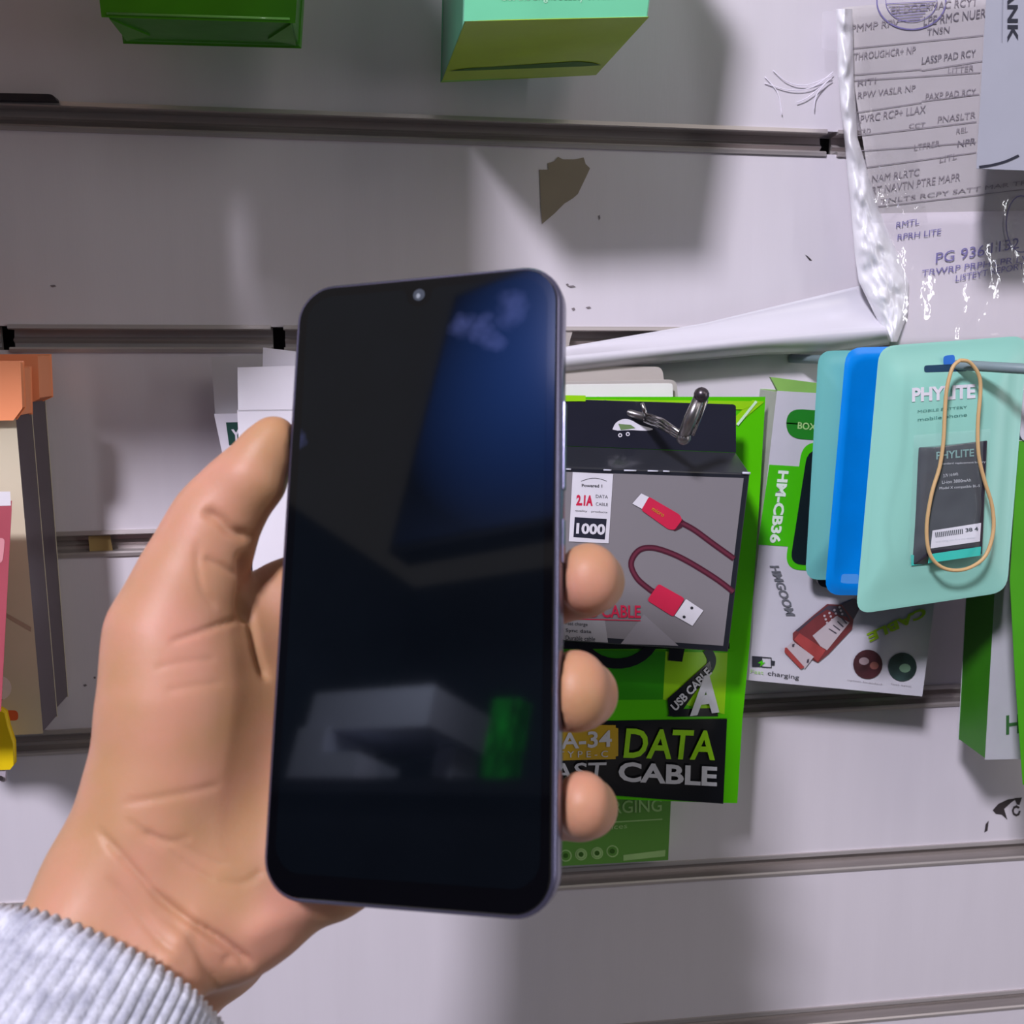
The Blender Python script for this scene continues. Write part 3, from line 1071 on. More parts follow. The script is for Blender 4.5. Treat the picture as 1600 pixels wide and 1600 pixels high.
mb.add(fr + back, [[0, 1, 2, 3], [7, 6, 5, 4], [0, 4, 5, 1], [1, 5, 6, 2], [2, 6, 7, 3], [3, 7, 4, 0]], bbox)
mb.build('carton_body', root, bevel=0.0006)
# header card with the slot
mb = MB()
hp = [(822, 622), (1150, 632), (1150, 707), (822, 694)]
mb.prism([hd.p(x, y) for x, y in rnd(hp, 6, 3, [0, 5, 0, 0])], (0, 0.0009, 0), mat('black_header_card', (30, 31, 44), rough=0.35, var=0.06, coat=0.2))
mb.build('hang_tab', root)
mb = MB()
mb.pr(hd, [(p.x, p.y) for p in spline([(957, 671, 0), (962, 661, 0), (973, 655, 0), (985, 656, 0), (1000, 664, 0), (1020, 670, 0), (1010, 673, 0), (985, 672, 0), (965, 673, 0)], 3)], whink, 2)
mb.pr(hd, [(966, 662), (986, 664), (993, 669), (970, 672)], mat('olive_green_ink', (110, 138, 88)), 3)
for x in (969, 981):
    mb.pr(hd, circ(x, 680 - (x - 969) * 0.15, 3.2), whink, 2)
    mb.pr(hd, circ(x, 680 - (x - 969) * 0.15, 1.6), bbox, 3)
mb.build('hang_hole', root)
mb = MB()
mb.prism([hd.p(x, y, 0.0004) for x, y in [(840, 617), (915, 618), (915, 627), (840, 627)]], (0, 0.001, 0), gpl)
mb.build('lime_edge_tab', root)
# grey printed front
mb = MB()
mb.pr(kc, [(820, 735), (1162, 747), (1130, 1009), (818, 988)], grey_pr)
mb.pr(kc, [(818, 962), (945, 968), (950, 1004), (818, 996)], mat('light_grey_print', (160, 158, 162), rough=0.3), 2)
mb.pr(kc, [(970, 1006), (1006, 960), (1060, 1009)], mat('pale_band_print', (146, 142, 148), rough=0.3), 2)
mb.build('front_panel', root)
mb = MB()
def Z(x, y):      # helper: zoomed crop coordinates -> photo pixels (crop 860,560 scale 4.444)
    return (860 + x / 4.444, 560 + y / 4.444)
pts = [(p.x, p.y) for p in spline([(1063, 816, 0), (1085, 828, 0), (1115, 850, 0), (1147, 873, 0)], 5)]
stroke(mb, kc, pts, 9, darkred, 3)
stroke(mb, kc, pts, 4, mat('braid_mid_ink', (104, 40, 60)), 4)
pts = [(p.x, p.y) for p in spline([(1146, 925, 0), (1120, 905, 0), (1080, 880, 0), (1050, 865, 0), (1020, 856, 0), (998, 860, 0), (986, 880, 0), (995, 903, 0), (1014, 920, 0), (1022, 925, 0)], 5)]
stroke(mb, kc, pts, 9, darkred, 3)
stroke(mb, kc, pts, 4, MATS['braid_mid_ink'], 4)
mb.pr(kc, rnd([(1053, 806), (1068, 812), (1066, 824), (1054, 830), (1045, 822)], 2, 2), darkred, 4)
mb.pr(kc, rnd([(1014, 776), (1062, 804), (1066, 812), (1054, 828), (1044, 827), (1002, 797)], 3, 2), red_pr, 5)
mb.pr(kc, [(1002, 771), (1014, 777), (1003, 795), (988, 787)], whink, 5)
mb.text(kc, 'micro', (1018, 797), (1036, 808), (1021, 792), gold, 7)
mb.pr(kc, rnd([(1029, 912), (1070, 935), (1052, 964), (1011, 938)], 4, 2), red_pr, 5)
mb.pr(kc, [(1072, 936), (1099, 954), (1082, 978), (1054, 962)], whink, 5)
mb.pr(kc, circ(1081, 950, 2.5, 8), ch, 6)
mb.pr(kc, circ(1069, 964, 2.5, 8), ch, 6)
mb.text(kc, 'USB CABLE', (898, 964), (1001, 966), (898, 944), red_pr, 5, 0.02)
mb.pr(kc, [(880, 966), (1001, 969), (1001, 970.5), (880, 967.5)], red_pr, 4)
for i, s in enumerate(('Fast charge', 'Sync data', 'Durable cable')):
    mb.text(kc, s, (884, 978 + i * 11), (918 + 6 * i, 980 + i * 11), (884, 971 + i * 11), ch, 4)
mb.build('printed_cable', root)
mb = MB()
mb.prism([kc.p(x, y, 0.0005) for x, y in [(895, 738), (958, 741), (951, 849), (889, 846)]], kc.n * -0.0003, whink)
mb.pr(kc, [(898, 808), (948, 811), (945, 843), (896, 839)], navy, 5)
mb.text(kc, '1000', (900, 834), (945, 836), (901, 817), whink, 7, 0.04)
mb.text(kc, '2.1A', (900, 790), (926, 791), (901, 773), red_pr, 5, 0.05)
mb.text(kc, 'DATA', (931, 778), (950, 779), (931, 773), ch, 5)
mb.text(kc, 'CABLE', (931, 790), (950, 791), (931, 785), ch, 5)
mb.text(kc, 'quality   products', (899, 800), (949, 803), (899, 796), ch, 5)
mb.text(kc, 'Powered 1', (909, 761), (941, 762), (909, 756), ch, 5, 0.02)
pts = [(908 + 40 * t, 752 - 5 * math.sin(t * 3.1)) for t in np.linspace(0, 1, 8)]
stroke(mb, kc, pts, 0.8, ch, 5)
mb.build('white_sticker', root)
mb = MB()
wear = mat('worn_white_edge', (196, 198, 210), rough=0.6)
for x0, x1 in ((884, 892), (943, 955), (975, 994), (1012, 1028), (1036, 1046), (1160, 1172)):
    y = 733 + (x0 - 880) * 0.022
    a, b = kc.p(x0, y, 0.0004), kc.p(x1, y + 0.4, 0.0004)
    mb = MB()
    mb.tube([a, (a + b) / 2, b], 0.0006 if x0 > 1100 else 0.0004, wear, 6)
    mb.build('worn_edge', root)

# steel hook carrying the box and the pouch
hb = W(905, 611, 0.0)
root = thing('display_hook', 'steel wall hook with upturned end holding the black cable box', 'hook', hb)
dull = mat('dull_steel', (150, 146, 146), rough=0.3, metal=0.9, var=0.1, bump=0.03)
mb = MB()
mb.tube([hb, W(965, 640, 0.05), W(1008, 652, 0.062)], 0.0018, dull, 10)
mb.build('arm', root)
mb = MB()
for k in (-1, 0, 1):
    mb.tube([W(1008, 652 + k * 5, 0.062), W(1035, 663 + k * 6, 0.078), W(1066, 682 + k * 3, 0.092)], 0.0011, hk, 8)
mb.tube([W(1010, 655, 0.063), W(1007, 642, 0.064), W(1003, 630, 0.064)], [0.0014, 0.0012, 0.0009], hk, 8)
mb.build('twisted_strip', root)
mb = MB()
mb.tube([W(1066, 686, 0.094), W(1078, 655, 0.097), W(1092, 622, 0.099)], [0.0026, 0.0027, 0.0024], dull, 12)
mb.tube([W(1082, 680, 0.090), W(1092, 655, 0.092), W(1104, 625, 0.094)], [0.0010, 0.0010, 0.0009], hk, 8)
mb.ball(W(1068, 684, 0.094), 0.0032, dull)
mb.build('upturned_end', root)
mb = MB()
mb.ball(W(1096, 617, 0.1), 0.0033, mat('dark_steel', (92, 84, 90), rough=0.3, metal=0.8))
mb.build('ball_tip', root)

# ------------------------------------------------------------ HM-CB36 carton
whc = mat('white_box_print', (200, 198, 206), rough=0.4, var=0.03, coat=0.2)
kgreen = mat('kelly_green_print', (70, 190, 10), rough=0.35, var=0.04, coat=0.2)
kdk = mat('oval_green_print', (34, 128, 34), rough=0.4)
root = thing('cable_carton', 'white and green carton picturing a maroon plug, leaning behind the teal pouches', 'box', W(1300, 1080, 0.03))
bc_ = Card((1205, 610, 0.036), (1480, 610, 0.036), (1165, 1062, 0.036))
fr = [(1215, 612), (1500, 628), (1440, 1087), (1163, 1061)]
mb = MB()
frp = [bc_.p(x, y) for x, y in fr]
mb.prism(frp, (0.0, 0.022, 0.0005), whc, [mat('sage_green_card', (138, 186, 92), rough=0.4), whc, whc, mat('pale_side_card', (170, 178, 160), rough=0.4)])
mb.build('carton_body', root, bevel=0.0004)
mb = MB()
mb.prism([bc_.p(x, y, -0.0005) for x, y in [(1204, 589), (1290, 600), (1292, 618), (1218, 616)]], (0, 0.002, 0), MATS['sage_green_card'])
mb.build('top_flap', root)
mb = MB()
mb.pr(bc_, [(1202, 726), (1300, 732), (1300, 858), (1184, 851)], kgreen, 2)
mb.pr(bc_, rnd([(1254, 690), (1360, 694), (1340, 894), (1226, 890)], 26, 6), kgreen, 3)
mb.pr(bc_, rnd([(1229, 638), (1330, 645), (1330, 692), (1228, 684)], 24, 6), kdk, 3)
mb.text(bc_, 'BOX', (1246, 670), (1275, 673), (1247, 659), MATS['pale_green_ink'], 5, 0.02)
mb.pr(bc_, rnd([(1262, 702), (1350, 706), (1330, 885), (1234, 882)], 20, 5), mat('black_glass_print', (22, 30, 36), rough=0.15), 5)
mb.text(bc_, 'HM-CB36', (1216, 735), (1202, 848), (1233, 736), mat('white_print_letters', (222, 236, 222)), 5, 0.04)
mb.text(bc_, 'HMGOOM', (1202, 884), (1228, 962), (1217, 884), mat('grey_print_letters', (104, 106, 112)), 5, 0.03)
mb.text(bc_, 'CABLE', (1444, 948), (1354, 990), (1449, 962), mat('lime_letters', (150, 190, 24)), 6, 0.04)
# two printed round pictures
ballr = mat('dark_red_ball_print', (70, 34, 40), rough=0.5, var=0.5, scale=90)
ballg = mat('dark_green_ball_print', (44, 62, 60), rough=0.5, var=0.5, scale=90)
mb.pr(bc_, circ(1356, 1038, 23), ballr, 5)
mb.pr(bc_, circ(1410, 1042, 22.5), ballg, 5)
mb.pr(bc_, circ(1350, 1033, 8, 12, 6), mat('ball_light_r', (150, 130, 134)), 6)
mb.pr(bc_, circ(1366, 1040, 7, 12, 6), mat('ball_light_r2', (148, 92, 84)), 6)
mb.pr(bc_, circ(1414, 1044, 9, 12, 7), mat('ball_light_g', (110, 142, 116)), 6)
# battery icon and charging text
mb.pr(bc_, [(1175, 1025), (1191, 1026), (1190, 1042), (1175, 1042)], ch, 5)
stroke(mb, bc_, [(1191, 1027), (1205, 1028), (1205, 1043), (1190, 1042)], 1.8, ch, 5)
mb.pr(bc_, [(1206, 1032), (1211, 1033), (1210, 1040), (1206, 1040)], ch, 5)
mb.pr(bc_, [(1184, 1036), (1192, 1031), (1191, 1035), (1196, 1035), (1187, 1042), (1189, 1037)], kgreen, 6)
mb.text(bc_, 'Fast', (1173, 1052), (1193, 1054), (1173, 1046), MATS['pale_green_ink'], 5)
mb.text(bc_, 'charging', (1199, 1057), (1248, 1064), (1200, 1048), ch, 5)
mb.text(bc_, 'nylon braided', (1324, 1064), (1378, 1071), (1324, 1061), inkg, 5)
mb.text(bc_, 'fast sync', (1392, 1070), (1424, 1074), (1392, 1067), inkg, 5)
mb.build('printed_front', root)
# printed plug picture
mb = MB()
dr = mat('plug_maroon_ink', (112, 48, 50), rough=0.5, var=0.2, scale=80)
dr2 = mat('plug_red_ink', (156, 62, 60), rough=0.5, var=0.2, scale=80)
ds = mat('plug_shadow_ink', (70, 62, 74), rough=0.5)
lt = mat('plug_light_ink', (188, 176, 180), rough=0.5)


def Y(x, y):
    return (1150 + x / 4.848, 820 + y / 4.848)


mb.pr(bc_, [Y(800, 600), Y(900, 560), Y(960, 590), Y(890, 720), Y(860, 700)], ds, 6)
mb.pr(bc_, [Y(690, 600), Y(800, 605), Y(890, 720), Y(880, 790), Y(700, 980), Y(620, 1045), Y(560, 1010), Y(430, 870), Y(430, 820), Y(580, 690)], dr, 7)
mb.pr(bc_, [Y(700, 610), Y(800, 620), Y(860, 700), Y(790, 690), Y(690, 640), Y(600, 700), Y(470, 810), Y(450, 800)], ds, 8)
mb.pr(bc_, [Y(580, 840), Y(760, 690), Y(860, 740), Y(690, 950), Y(640, 920)], lt, 8)
for k in range(5):
    mb.pr(bc_, [Y(700 + 32 * k, 770 - 28 * k + 20), Y(708 + 32 * k, 765 - 28 * k + 20), Y(765 + 26 * k, 820 - 25 * k), Y(758 + 26 * k, 828 - 25 * k)], ds, 9)
for k in range(4):
    for j in range(3):
        mb.pr(bc_, circ(*Y(670 + 38 * k + 10 * j, 690 - 22 * k + 26 * j), 2.0, 6), lt, 10)
mb.pr(bc_, [Y(440, 870), Y(480, 820), Y(680, 950), Y(620, 1040)], dr2, 9)
mb.pr(bc_, [Y(380, 930), Y(430, 880), Y(590, 1000), Y(520, 1090)], lt, 10)
mb.pr(bc_, [Y(370, 930), Y(385, 930), Y(520, 1080), Y(490, 1093), Y(368, 965)], dr2, 11)
mb.pr(bc_, [Y(425, 905), Y(445, 900), Y(440, 925), Y(425, 925)], ds, 12)
mb.pr(bc_, [Y(540, 1020), Y(555, 1015), Y(550, 1045), Y(535, 1045)], ds, 12)
mb.build('printed_plug', root)

# ------------------------------------------------------------ pouches on the right hook
teal = mat('teal_foil', (146, 206, 190), rough=0.3, var=0.04, scale=12, bump=0.06, bscale=35)
teal_b = mat('teal_foil_back', (110, 184, 178), rough=0.3, var=0.05, scale=12, bump=0.06, bscale=35)
bluef = mat('blue_foil', (0, 134, 226), rough=0.25, var=0.04, bump=0.05, bscale=35)
whseal = whink

root = thing('battery_pouch', 'teal pouch, rearmost of the three on the right hook', 'pouch', W(1320, 560, 0.045))
c = flat(0.050)
pillow(c, rnd([(1279, 548), (1500, 546), (1490, 905), (1258, 906)], 22, 5), [(1, 0), (0.9, 0.0006), (0.8, 0.0035), (0.5, 0.0045), (0.1, 0.0045)], teal_b).build('pouch_body', root)
root = thing('battery_pouch', 'bright blue pouch between the two teal pouches', 'pouch', W(1350, 560, 0.06))
c = flat(0.062)
pillow(c, rnd([(1322, 543), (1560, 538), (1545, 930), (1288, 930)], 26, 5), [(1, 0), (0.97, 0.0006), (0.92, 0.0018), (0.89, 0.001), (0.5, 0.002), (0.1, 0.002)], bluef).build('pouch_body', root)
mb = MB()
mb.pr(c, rnd([(1315, 897), (1342, 897), (1341, 916), (1313, 916)], 4, 3), mat('pale_blue_ink', (84, 160, 236)), 12)
mb.build('printed_badge', root)
root = thing('dark_pouch', 'black pouch corner showing just below the rear teal pouch', 'pouch', W(1320, 900, 0.055))
c = flat(0.044)
mb = MB()
mb.prism([c.p(x, y) for x, y in rnd([(1290, 800), (1420, 800), (1410, 935), (1276, 916)], 14, 5)], (0, 0.002, 0), mat('black_foil', (18, 22, 34), rough=0.3))
mb.build('pouch_body', root)

root = thing('battery_pouch', 'front teal pouch holding a black phone battery, banded with rubber', 'pouch', W(1480, 560, 0.08))
tcard = Card((1370, 545, 0.080), (1600, 540, 0.080), (1340, 940, 0.084))
pillow(tcard, rnd([(1374, 541), (1606, 524), (1573, 925), (1337, 960)], 26, 6), [(1, 0), (0.97, 0.0003), (0.90, 0.0004), (0.82, 0.0022), (0.6, 0.0034), (0.3, 0.0036), (0.05, 0.0036)], teal, wob=0.0004, seed=4).build('pouch_body', root)
TH = 0.0048


class Off:
    def __init__(s, card, o):
        s.c, s.o, s.n = card, o, card.n

    def p(s, x, y, off=0.0):
        return s.c.p(x, y, s.o + off)


tf = Off(tcard, 0.0037)
mb = MB()
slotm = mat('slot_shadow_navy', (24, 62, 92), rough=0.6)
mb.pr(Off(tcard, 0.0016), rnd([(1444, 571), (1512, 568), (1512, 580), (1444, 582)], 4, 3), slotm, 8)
mb.pr(Off(tcard, 0.0016), rnd([(1474, 556), (1492, 554), (1492, 570), (1474, 571)], 5, 3), mat('blue_behind', (40, 110, 200)), 8)
mb.build('hang_slot', root)
mb = MB()
mb.text(tf, 'PHYLITE', (1425, 628), (1524, 622), (1425, 606), whink, 1, 0.04)
mb.text(tf, 'MOBILE BATTERY', (1434, 645), (1511, 638), (1434, 641), mat('dark_teal_ink', (70, 130, 122)), 1, 0.0)
mb.text(tf, 'mobile phone', (1434, 660), (1511, 652), (1434, 653), MATS['dark_teal_ink'], 1, 0.0)
mb.build('lettering', root)
mb = MB()
bat = mat('battery_black', (50, 46, 56), rough=0.2, var=0.04, coat=0.5)
bat_s = mat('battery_side', (58, 54, 62), rough=0.25, coat=0.5)
aqua = mat('aqua_band', (64, 196, 180), rough=0.3, coat=0.4)
bf = Off(tcard, 0.0085)
bpx = [(1444, 702), (1545, 688), (1536, 868), (1431, 884)]
base = [tcard.p(x, y, 0.0028) for x, y in [(1432, 699), (1541, 688), (1530, 867), (1424, 885)]]
frt = [bf.p(x, y) for x, y in [(1461, 699), (1543, 688), (1535, 866), (1450, 868)]]
mb.add(frt + base, [[0, 1, 2, 3], [0, 4, 5, 1], [1, 5, 6, 2], [2, 6, 7, 3], [3, 7, 4, 0]], bat)
mb.build('battery', root, bevel=0.0005)
mb = MB()
mb.text(bf, 'PHYLITE', (1463, 718), (1522, 713), (1463, 706), mat('dim_teal_ink', (120, 160, 156)), 3, 0.02)
mb.text(bf, 'standard replacement battery', (1470, 727), (1540, 724), (1470, 723), silver, 3)
for i, (s, a, b) in enumerate((('3.7V 14.4Wh', 1474, 1497), ('Li-ion 3800mAh', 1472, 1517), ('Model X compatible BL-5', 1468, 1531))):
    mb.text(bf, s, (a, 746 + i * 10), (b, 743 + i * 9.5), (a, 741 + i * 10), silver, 3)
mb.pr(bf, [(1457, 829), (1533, 817), (1531, 846), (1454, 857)], whink, 3)
mb.text(bf, '||||||||||||||| 38 4', (1462, 840), (1529, 831), (1461, 832), navy, 4, 0.03)
mb.text(bf, 'warning no fire no water', (1462, 849), (1525, 842), (1462, 845), silver, 4)
mb.pr(bf, [(1452, 866), (1533, 854), (1532, 868), (1450, 880)], aqua, 3)
mb.pr(tcard and Off(tcard, 0.0032), [(1423, 867), (1452, 868), (1451, 881), (1424, 884)], aqua, 3)
mb.build('battery_label', root)
# hazy film over the battery (the pouch window)
mb = MB()


def win(u, v):
    x = 1428 + 120 * u + (-8) * v
    y = 680 + 200 * v - 10 * u
    e = min(u, 1 - u, v, 1 - v) * 2
    return tcard.p(x, y, 0.0045 + 0.0058 * min(1, e * 4) + 0.0006 * noise.noise(Vector((u * 5, v * 8, 0))))


mb.grid(win, 20, 30, mat('clear_window_film', (220, 240, 238), rough=0.08, alpha=0.09, bump=0.2, bscale=60, spec=0.8))
mb.build('clear_window', root)

rub = mat('tan_rubber', (206, 170, 118), rough=0.5, var=0.06, scale=80)
band_px = [(1500, 563), (1488, 575), (1479, 610), (1476, 650), (1474, 690), (1468, 730), (1456, 770), (1448, 820), (1451, 860), (1465, 882), (1488, 891), (1515, 887), (1540, 868), (1552, 830), (1550, 790), (1538, 750), (1529, 710), (1528, 660), (1532, 610), (1529, 585), (1515, 566)]
mb = MB()
mb.tube([tf.c.p(p.x, p.y, 0.0125) for p in spline([(a, b, 0) for a, b in band_px] + [(1500, 563, 0)], 4)[:-1]], 0.00085, rub, 8, closed=True)
tag(mb.build('rubber_band'), 'tan rubber band looped over the front teal battery pouch', 'rubber band')

hbase = W(1235, 560, 0.0)
root = thing('display_hook', 'grey peg through the slot of the front teal pouch, running out right', 'hook', hbase)
mb = MB()
greyp = mat('grey_peg', (128, 146, 150), rough=0.4)
mb.tube([hbase, W(1400, 566, 0.05), W(1510, 571, 0.0870), W(1610, 577, 0.105), W(1700, 582, 0.12)], 0.0023, greyp, 10)
mb.build('arm', root)
mb = MB()
mb.ball(W(1700, 582, 0.12), 0.004, greyp)
mb.build('tip', root)

# ------------------------------------------------------------ right edge cartons
dgreen = mat('forest_green_print', (50, 124, 16), rough=0.4, var=0.05)
root = thing('green_carton', 'white carton with forest green side, lower right under the teal pouch', 'box', W(1560, 1180, 0.03))
rc = flat(0.050)
fr = [(1565, 760), (1720, 760), (1700, 1182), (1540, 1186)]
mb = MB()
frp = [rc.p(x, y) for x, y in fr]
mb.prism(frp, (0, 0.024, 0.001), whc, [dgreen, whc, whc, dgreen])
mb.build('carton_body', root, bevel=0.0004)
mb = MB()
mb.text(rc, 'HI-FI', (1572, 1148), (1640, 1140), (1572, 1118), mat('forest_letters', (60, 110, 60)), 3, 0.02)
mb.build('lettering', root)
root = thing('green_carton', 'vivid green carton slanting down along the right edge', 'box', W(1610, 1100, 0.07))
rc2 = flat(0.078)
fr = [(1601, 690), (1800, 690), (1790, 1225), (1598, 1222)]
mb = MB()
vg = mat('apple_green_print', (70, 158, 14), rough=0.4, var=0.05)
mb.prism([rc2.p(x, y) for x, y in [(1592, 690), (1579, 905), (1586, 1040), (1599, 1225), (1790, 1225), (1800, 690)]][::-1], ray(1580, 1000) * 0.014, vg)
mb.build('carton_body', root, bevel=0.0004)
mb = MB()
mb.prism([rc2.p(x, y, 0.001) for x, y in rnd([(1592, 610), (1680, 610), (1680, 690), (1594, 690)], 14, 4)], (0, 0.004, 0), whc)
mb.build('white_tab', root)
# ------------------------------------------------------------ the phone
PC = (-0.1907, 0.2524, -0.0299)
PT = np.array([-0.0253, 0.0161, 0.2483])
RP = rot(*PC)
PW, PH, PD = 0.0765, 0.165, 0.0085


def ph(x, y, z=0.0):
    return c2w(RP @ np.array([x, y, z]) + PT)


def phpx(x, y, z=0.0):      # photo pixel -> phone local x, y on plane z
    d = np.array([(x - 800) / F, (y - 800) / F, 1.0])
    n = RP[:, 2]
    t = (PT + n * z) @ n / (d @ n)
    q = RP.T @ (d * t - PT)
    return q[0], q[1]


def rr(w, h, r, n=10):
    out = []
    for sx, sy, a0 in ((1, -1, -math.pi / 2), (1, 1, 0), (-1, 1, math.pi / 2), (-1, -1, math.pi)):
        for k in range(n + 1):
            a = a0 + k * math.pi / 2 / n
            out.append((sx * (w / 2 - r) + r * math.cos(a), sy * (h / 2 - r) + r * math.sin(a)))
    return out


frame_m = mat('phone_frame_metal', (110, 108, 134), rough=0.22, metal=0.75, var=0.03)
glass_m = mat('phone_glass', (6, 9, 14), rough=0.045, var=0.1, bump=0.0, spec=0.5)
bez_m = mat('phone_bezel', (5, 5, 8), rough=0.05, bump=0.0)
back_m = mat('phone_back', (30, 36, 60), rough=0.2)
root = thing('smartphone', 'dark smartphone with blank black screen held upright in the hand', 'smartphone', ph(0, 0, 0.004))
mb = MB()
prof = [(0.0024, 0.0), (0.0011, 0.0), (0.0003, 0.0006), (0.0, 0.0018), (0.0, 0.0062), (0.0006, 0.0078), (0.0022, PD)]
vs, fs = [], []
for ins, z in prof:
    ring = rr(PW - 2 * ins, PH - 2 * ins, 0.0108 - ins)
    vs += [ph(x, y, z) for x, y in ring]
n = len(ring)
for k in range(len(prof) - 1):
    for i in range(n):
        fs.append([k * n + i, k * n + (i + 1) % n, (k + 1) * n + (i + 1) % n, (k + 1) * n + i])
fs.append([i for i in range(n)][::-1])
mb.add(vs, fs, frame_m, True)
mb.build('phone_frame', root)
mb = MB()
mb.poly([ph(x, y, PD + 0.00005) for x, y in rr(PW - 0.0044, PH - 0.0044, 0.0086)][::-1], back_m)
mb.build('back_cover', root)
mb = MB()
g1 = rr(PW - 0.0030, PH - 0.0030, 0.0094)
g2 = rr(PW - 0.0022, PH - 0.0022, 0.0098)
n = len(g1)
mb.add([ph(x, y, -0.0005) for x, y in g1] + [ph(x, y, 0.0001) for x, y in g2], [list(range(n))] + [[i, (i + 1) % n, n + (i + 1) % n, n + i] for i in range(n)], bez_m)
mb.build('front_glass', root)
# lit-off display area, with drop notch, sits just under the glass skin
mb = MB()
sw, shh, dy = PW - 0.0076, PH - 0.0112, -0.0016
disp = [(x, y + dy) for x, y in rr(sw, shh, 0.0072)]
cxn, cyn = phpx(655, 461, -0.0005)
top = [p for p in disp]
# insert the notch along the top edge
ymin = min(p[1] for p in disp)
out = []
for i, p in enumerate(disp):
    out.append(p)
    q = disp[(i + 1) % len(disp)]
    if abs(p[1] - ymin) < 1e-6 and abs(q[1] - ymin) < 1e-6 and abs(p[0] - q[0]) > 0.02:
        sgn = 1 if q[0] > p[0] else -1
        nt = [(-0.0052, 0), (-0.0040, 0.0006), (-0.0034, 0.0020)] + [(0.0034 * math.cos(a), cyn - ymin + 0.0034 * math.sin(a)) for a in np.linspace(math.pi * 0.95, math.pi * 0.05, 10)] + [(0.0034, 0.0020), (0.0040, 0.0006), (0.0052, 0)]
        if sgn < 0:
            nt = nt[::-1]
        out += [(cxn + a, ymin + b) for a, b in nt]
mb.poly([ph(x, y, -0.00058) for x, y in out], glass_m)
mb.build('display', root)
mb = MB()
lens = mat('lens_glass', (60, 66, 76), rough=0.08, coat=1.0)
mb.add([ph(cxn + 0.0017 * math.cos(a), cyn + 0.0017 * math.sin(a), -0.00066) for a in np.linspace(0, 2 * math.pi, 20, endpoint=False)], [list(range(20))], lens)
mb.build('front_camera', root)
mb = MB()
glint = mat('lens_glint', (150, 156, 160), rough=0.15, metal=0.6)  # pale spot on the lens: a glint put into colour
mb.add([ph(cxn - 0.0002 + 0.0006 * math.cos(a), cyn + 0.0003 + 0.0007 * math.sin(a), -0.00072) for a in np.linspace(0, 2 * math.pi, 12, endpoint=False)], [list(range(12))], glint)
mb.build('lens_glint_spot', root)
mb = MB()
for y0, y1 in ((-0.045, -0.022), (-0.014, -0.003)):
    mb.prism([ph(PW / 2 + 0.0004, y0, 0.003), ph(PW / 2 + 0.0004, y1, 0.003), ph(PW / 2 + 0.0004, y1, 0.0058), ph(PW / 2 + 0.0004, y0, 0.0058)], ph(0, 0, 0) - ph(0.0006, 0, 0), frame_m)
mb.build('side_buttons', root)
# greasy finger smudges on the glass (upper right)
gt = glass_m.node_tree
bs = gt.nodes['Principled BSDF']
tc = gt.nodes.new('ShaderNodeTexCoord')
nzv = gt.nodes.new('ShaderNodeTexNoise')
nzv.inputs['Scale'].default_value = 130
gt.links.new(tc.outputs['Object'], nzv.inputs['Vector'])
vsub = gt.nodes.new('ShaderNodeVectorMath')
vsub.operation = 'MULTIPLY_ADD'
gt.links.new(nzv.outputs['Color'], vsub.inputs[0])
vsub.inputs[1].default_value = (0.009, 0.009, 0.009)
gt.links.new(tc.outputs['Object'], vsub.inputs[2])
vof = gt.nodes.new('ShaderNodeVectorMath')
vof.operation = 'SUBTRACT'
gt.links.new(vsub.outputs[0], vof.inputs[0])
vof.inputs[1].default_value = (0.0045, 0.0045, 0.0045)
tot = None
for (x, y, r) in [(722, 506, 0.0045), (752, 512, 0.0052), (766, 522, 0.005), (800, 480, 0.006), (455, 690, 0.004)]:
    lx, ly = phpx(x, y)
    w = ph(lx, ly, -0.0006) - root.location
    vm = gt.nodes.new('ShaderNodeVectorMath')
    vm.operation = 'DISTANCE'
    gt.links.new(vof.outputs[0], vm.inputs[0])
    vm.inputs[1].default_value = w
    mr = gt.nodes.new('ShaderNodeMapRange')
    mr.inputs['From Min'].default_value = r * 0.3
    mr.inputs['From Max'].default_value = r
    mr.inputs['To Min'].default_value = 1.0
    mr.inputs['To Max'].default_value = 0.0
    gt.links.new(vm.outputs['Value'], mr.inputs['Value'])
    if tot is None:
        tot = mr.outputs[0]
    else:
        mx = gt.nodes.new('ShaderNodeMath')
        mx.operation = 'MAXIMUM'
        gt.links.new(tot, mx.inputs[0])
        gt.links.new(mr.outputs[0], mx.inputs[1])
        tot = mx.outputs[0]
nz = gt.nodes.new('ShaderNodeTexNoise')
nz.inputs['Scale'].default_value = 160
gt.links.new(tc.outputs['Object'], nz.inputs['Vector'])
ml = gt.nodes.new('ShaderNodeMath')
ml.operation = 'MULTIPLY'
gt.links.new(tot, ml.inputs[0])
gt.links.new(nz.outputs['Fac'], ml.inputs[1])
mixc = gt.nodes.new('ShaderNodeMix')
mixc.data_type = 'RGBA'
old = bs.inputs['Base Color'].links[0].from_socket
gt.links.new(ml.outputs[0], mixc.inputs['Factor'])
gt.links.new(old, mixc.inputs['A'])
mixc.inputs['B'].default_value = (0.045, 0.055, 0.13, 1)
gt.links.new(mixc.outputs['Result'], bs.inputs['Base Color'])

# ------------------------------------------------------------ the hand (one skin surface grown from a distance field)
def Q(x, y, z):
    return np.array([(x - 800) / F * z, (y - 800) / F * z, z], dtype=np.float32)


VS = 0.0008
lo = np.array([-0.160, -0.035, 0.185], dtype=np.float32)
hi = np.array([0.034, 0.160, 0.315], dtype=np.float32)
dims = np.ceil((hi - lo) / VS).astype(int)
gx, gy, gz = np.meshgrid(*[lo[i] + VS * np.arange(dims[i], dtype=np.float32) for i in range(3)], indexing='ij')
G = np.stack([gx, gy, gz], -1)


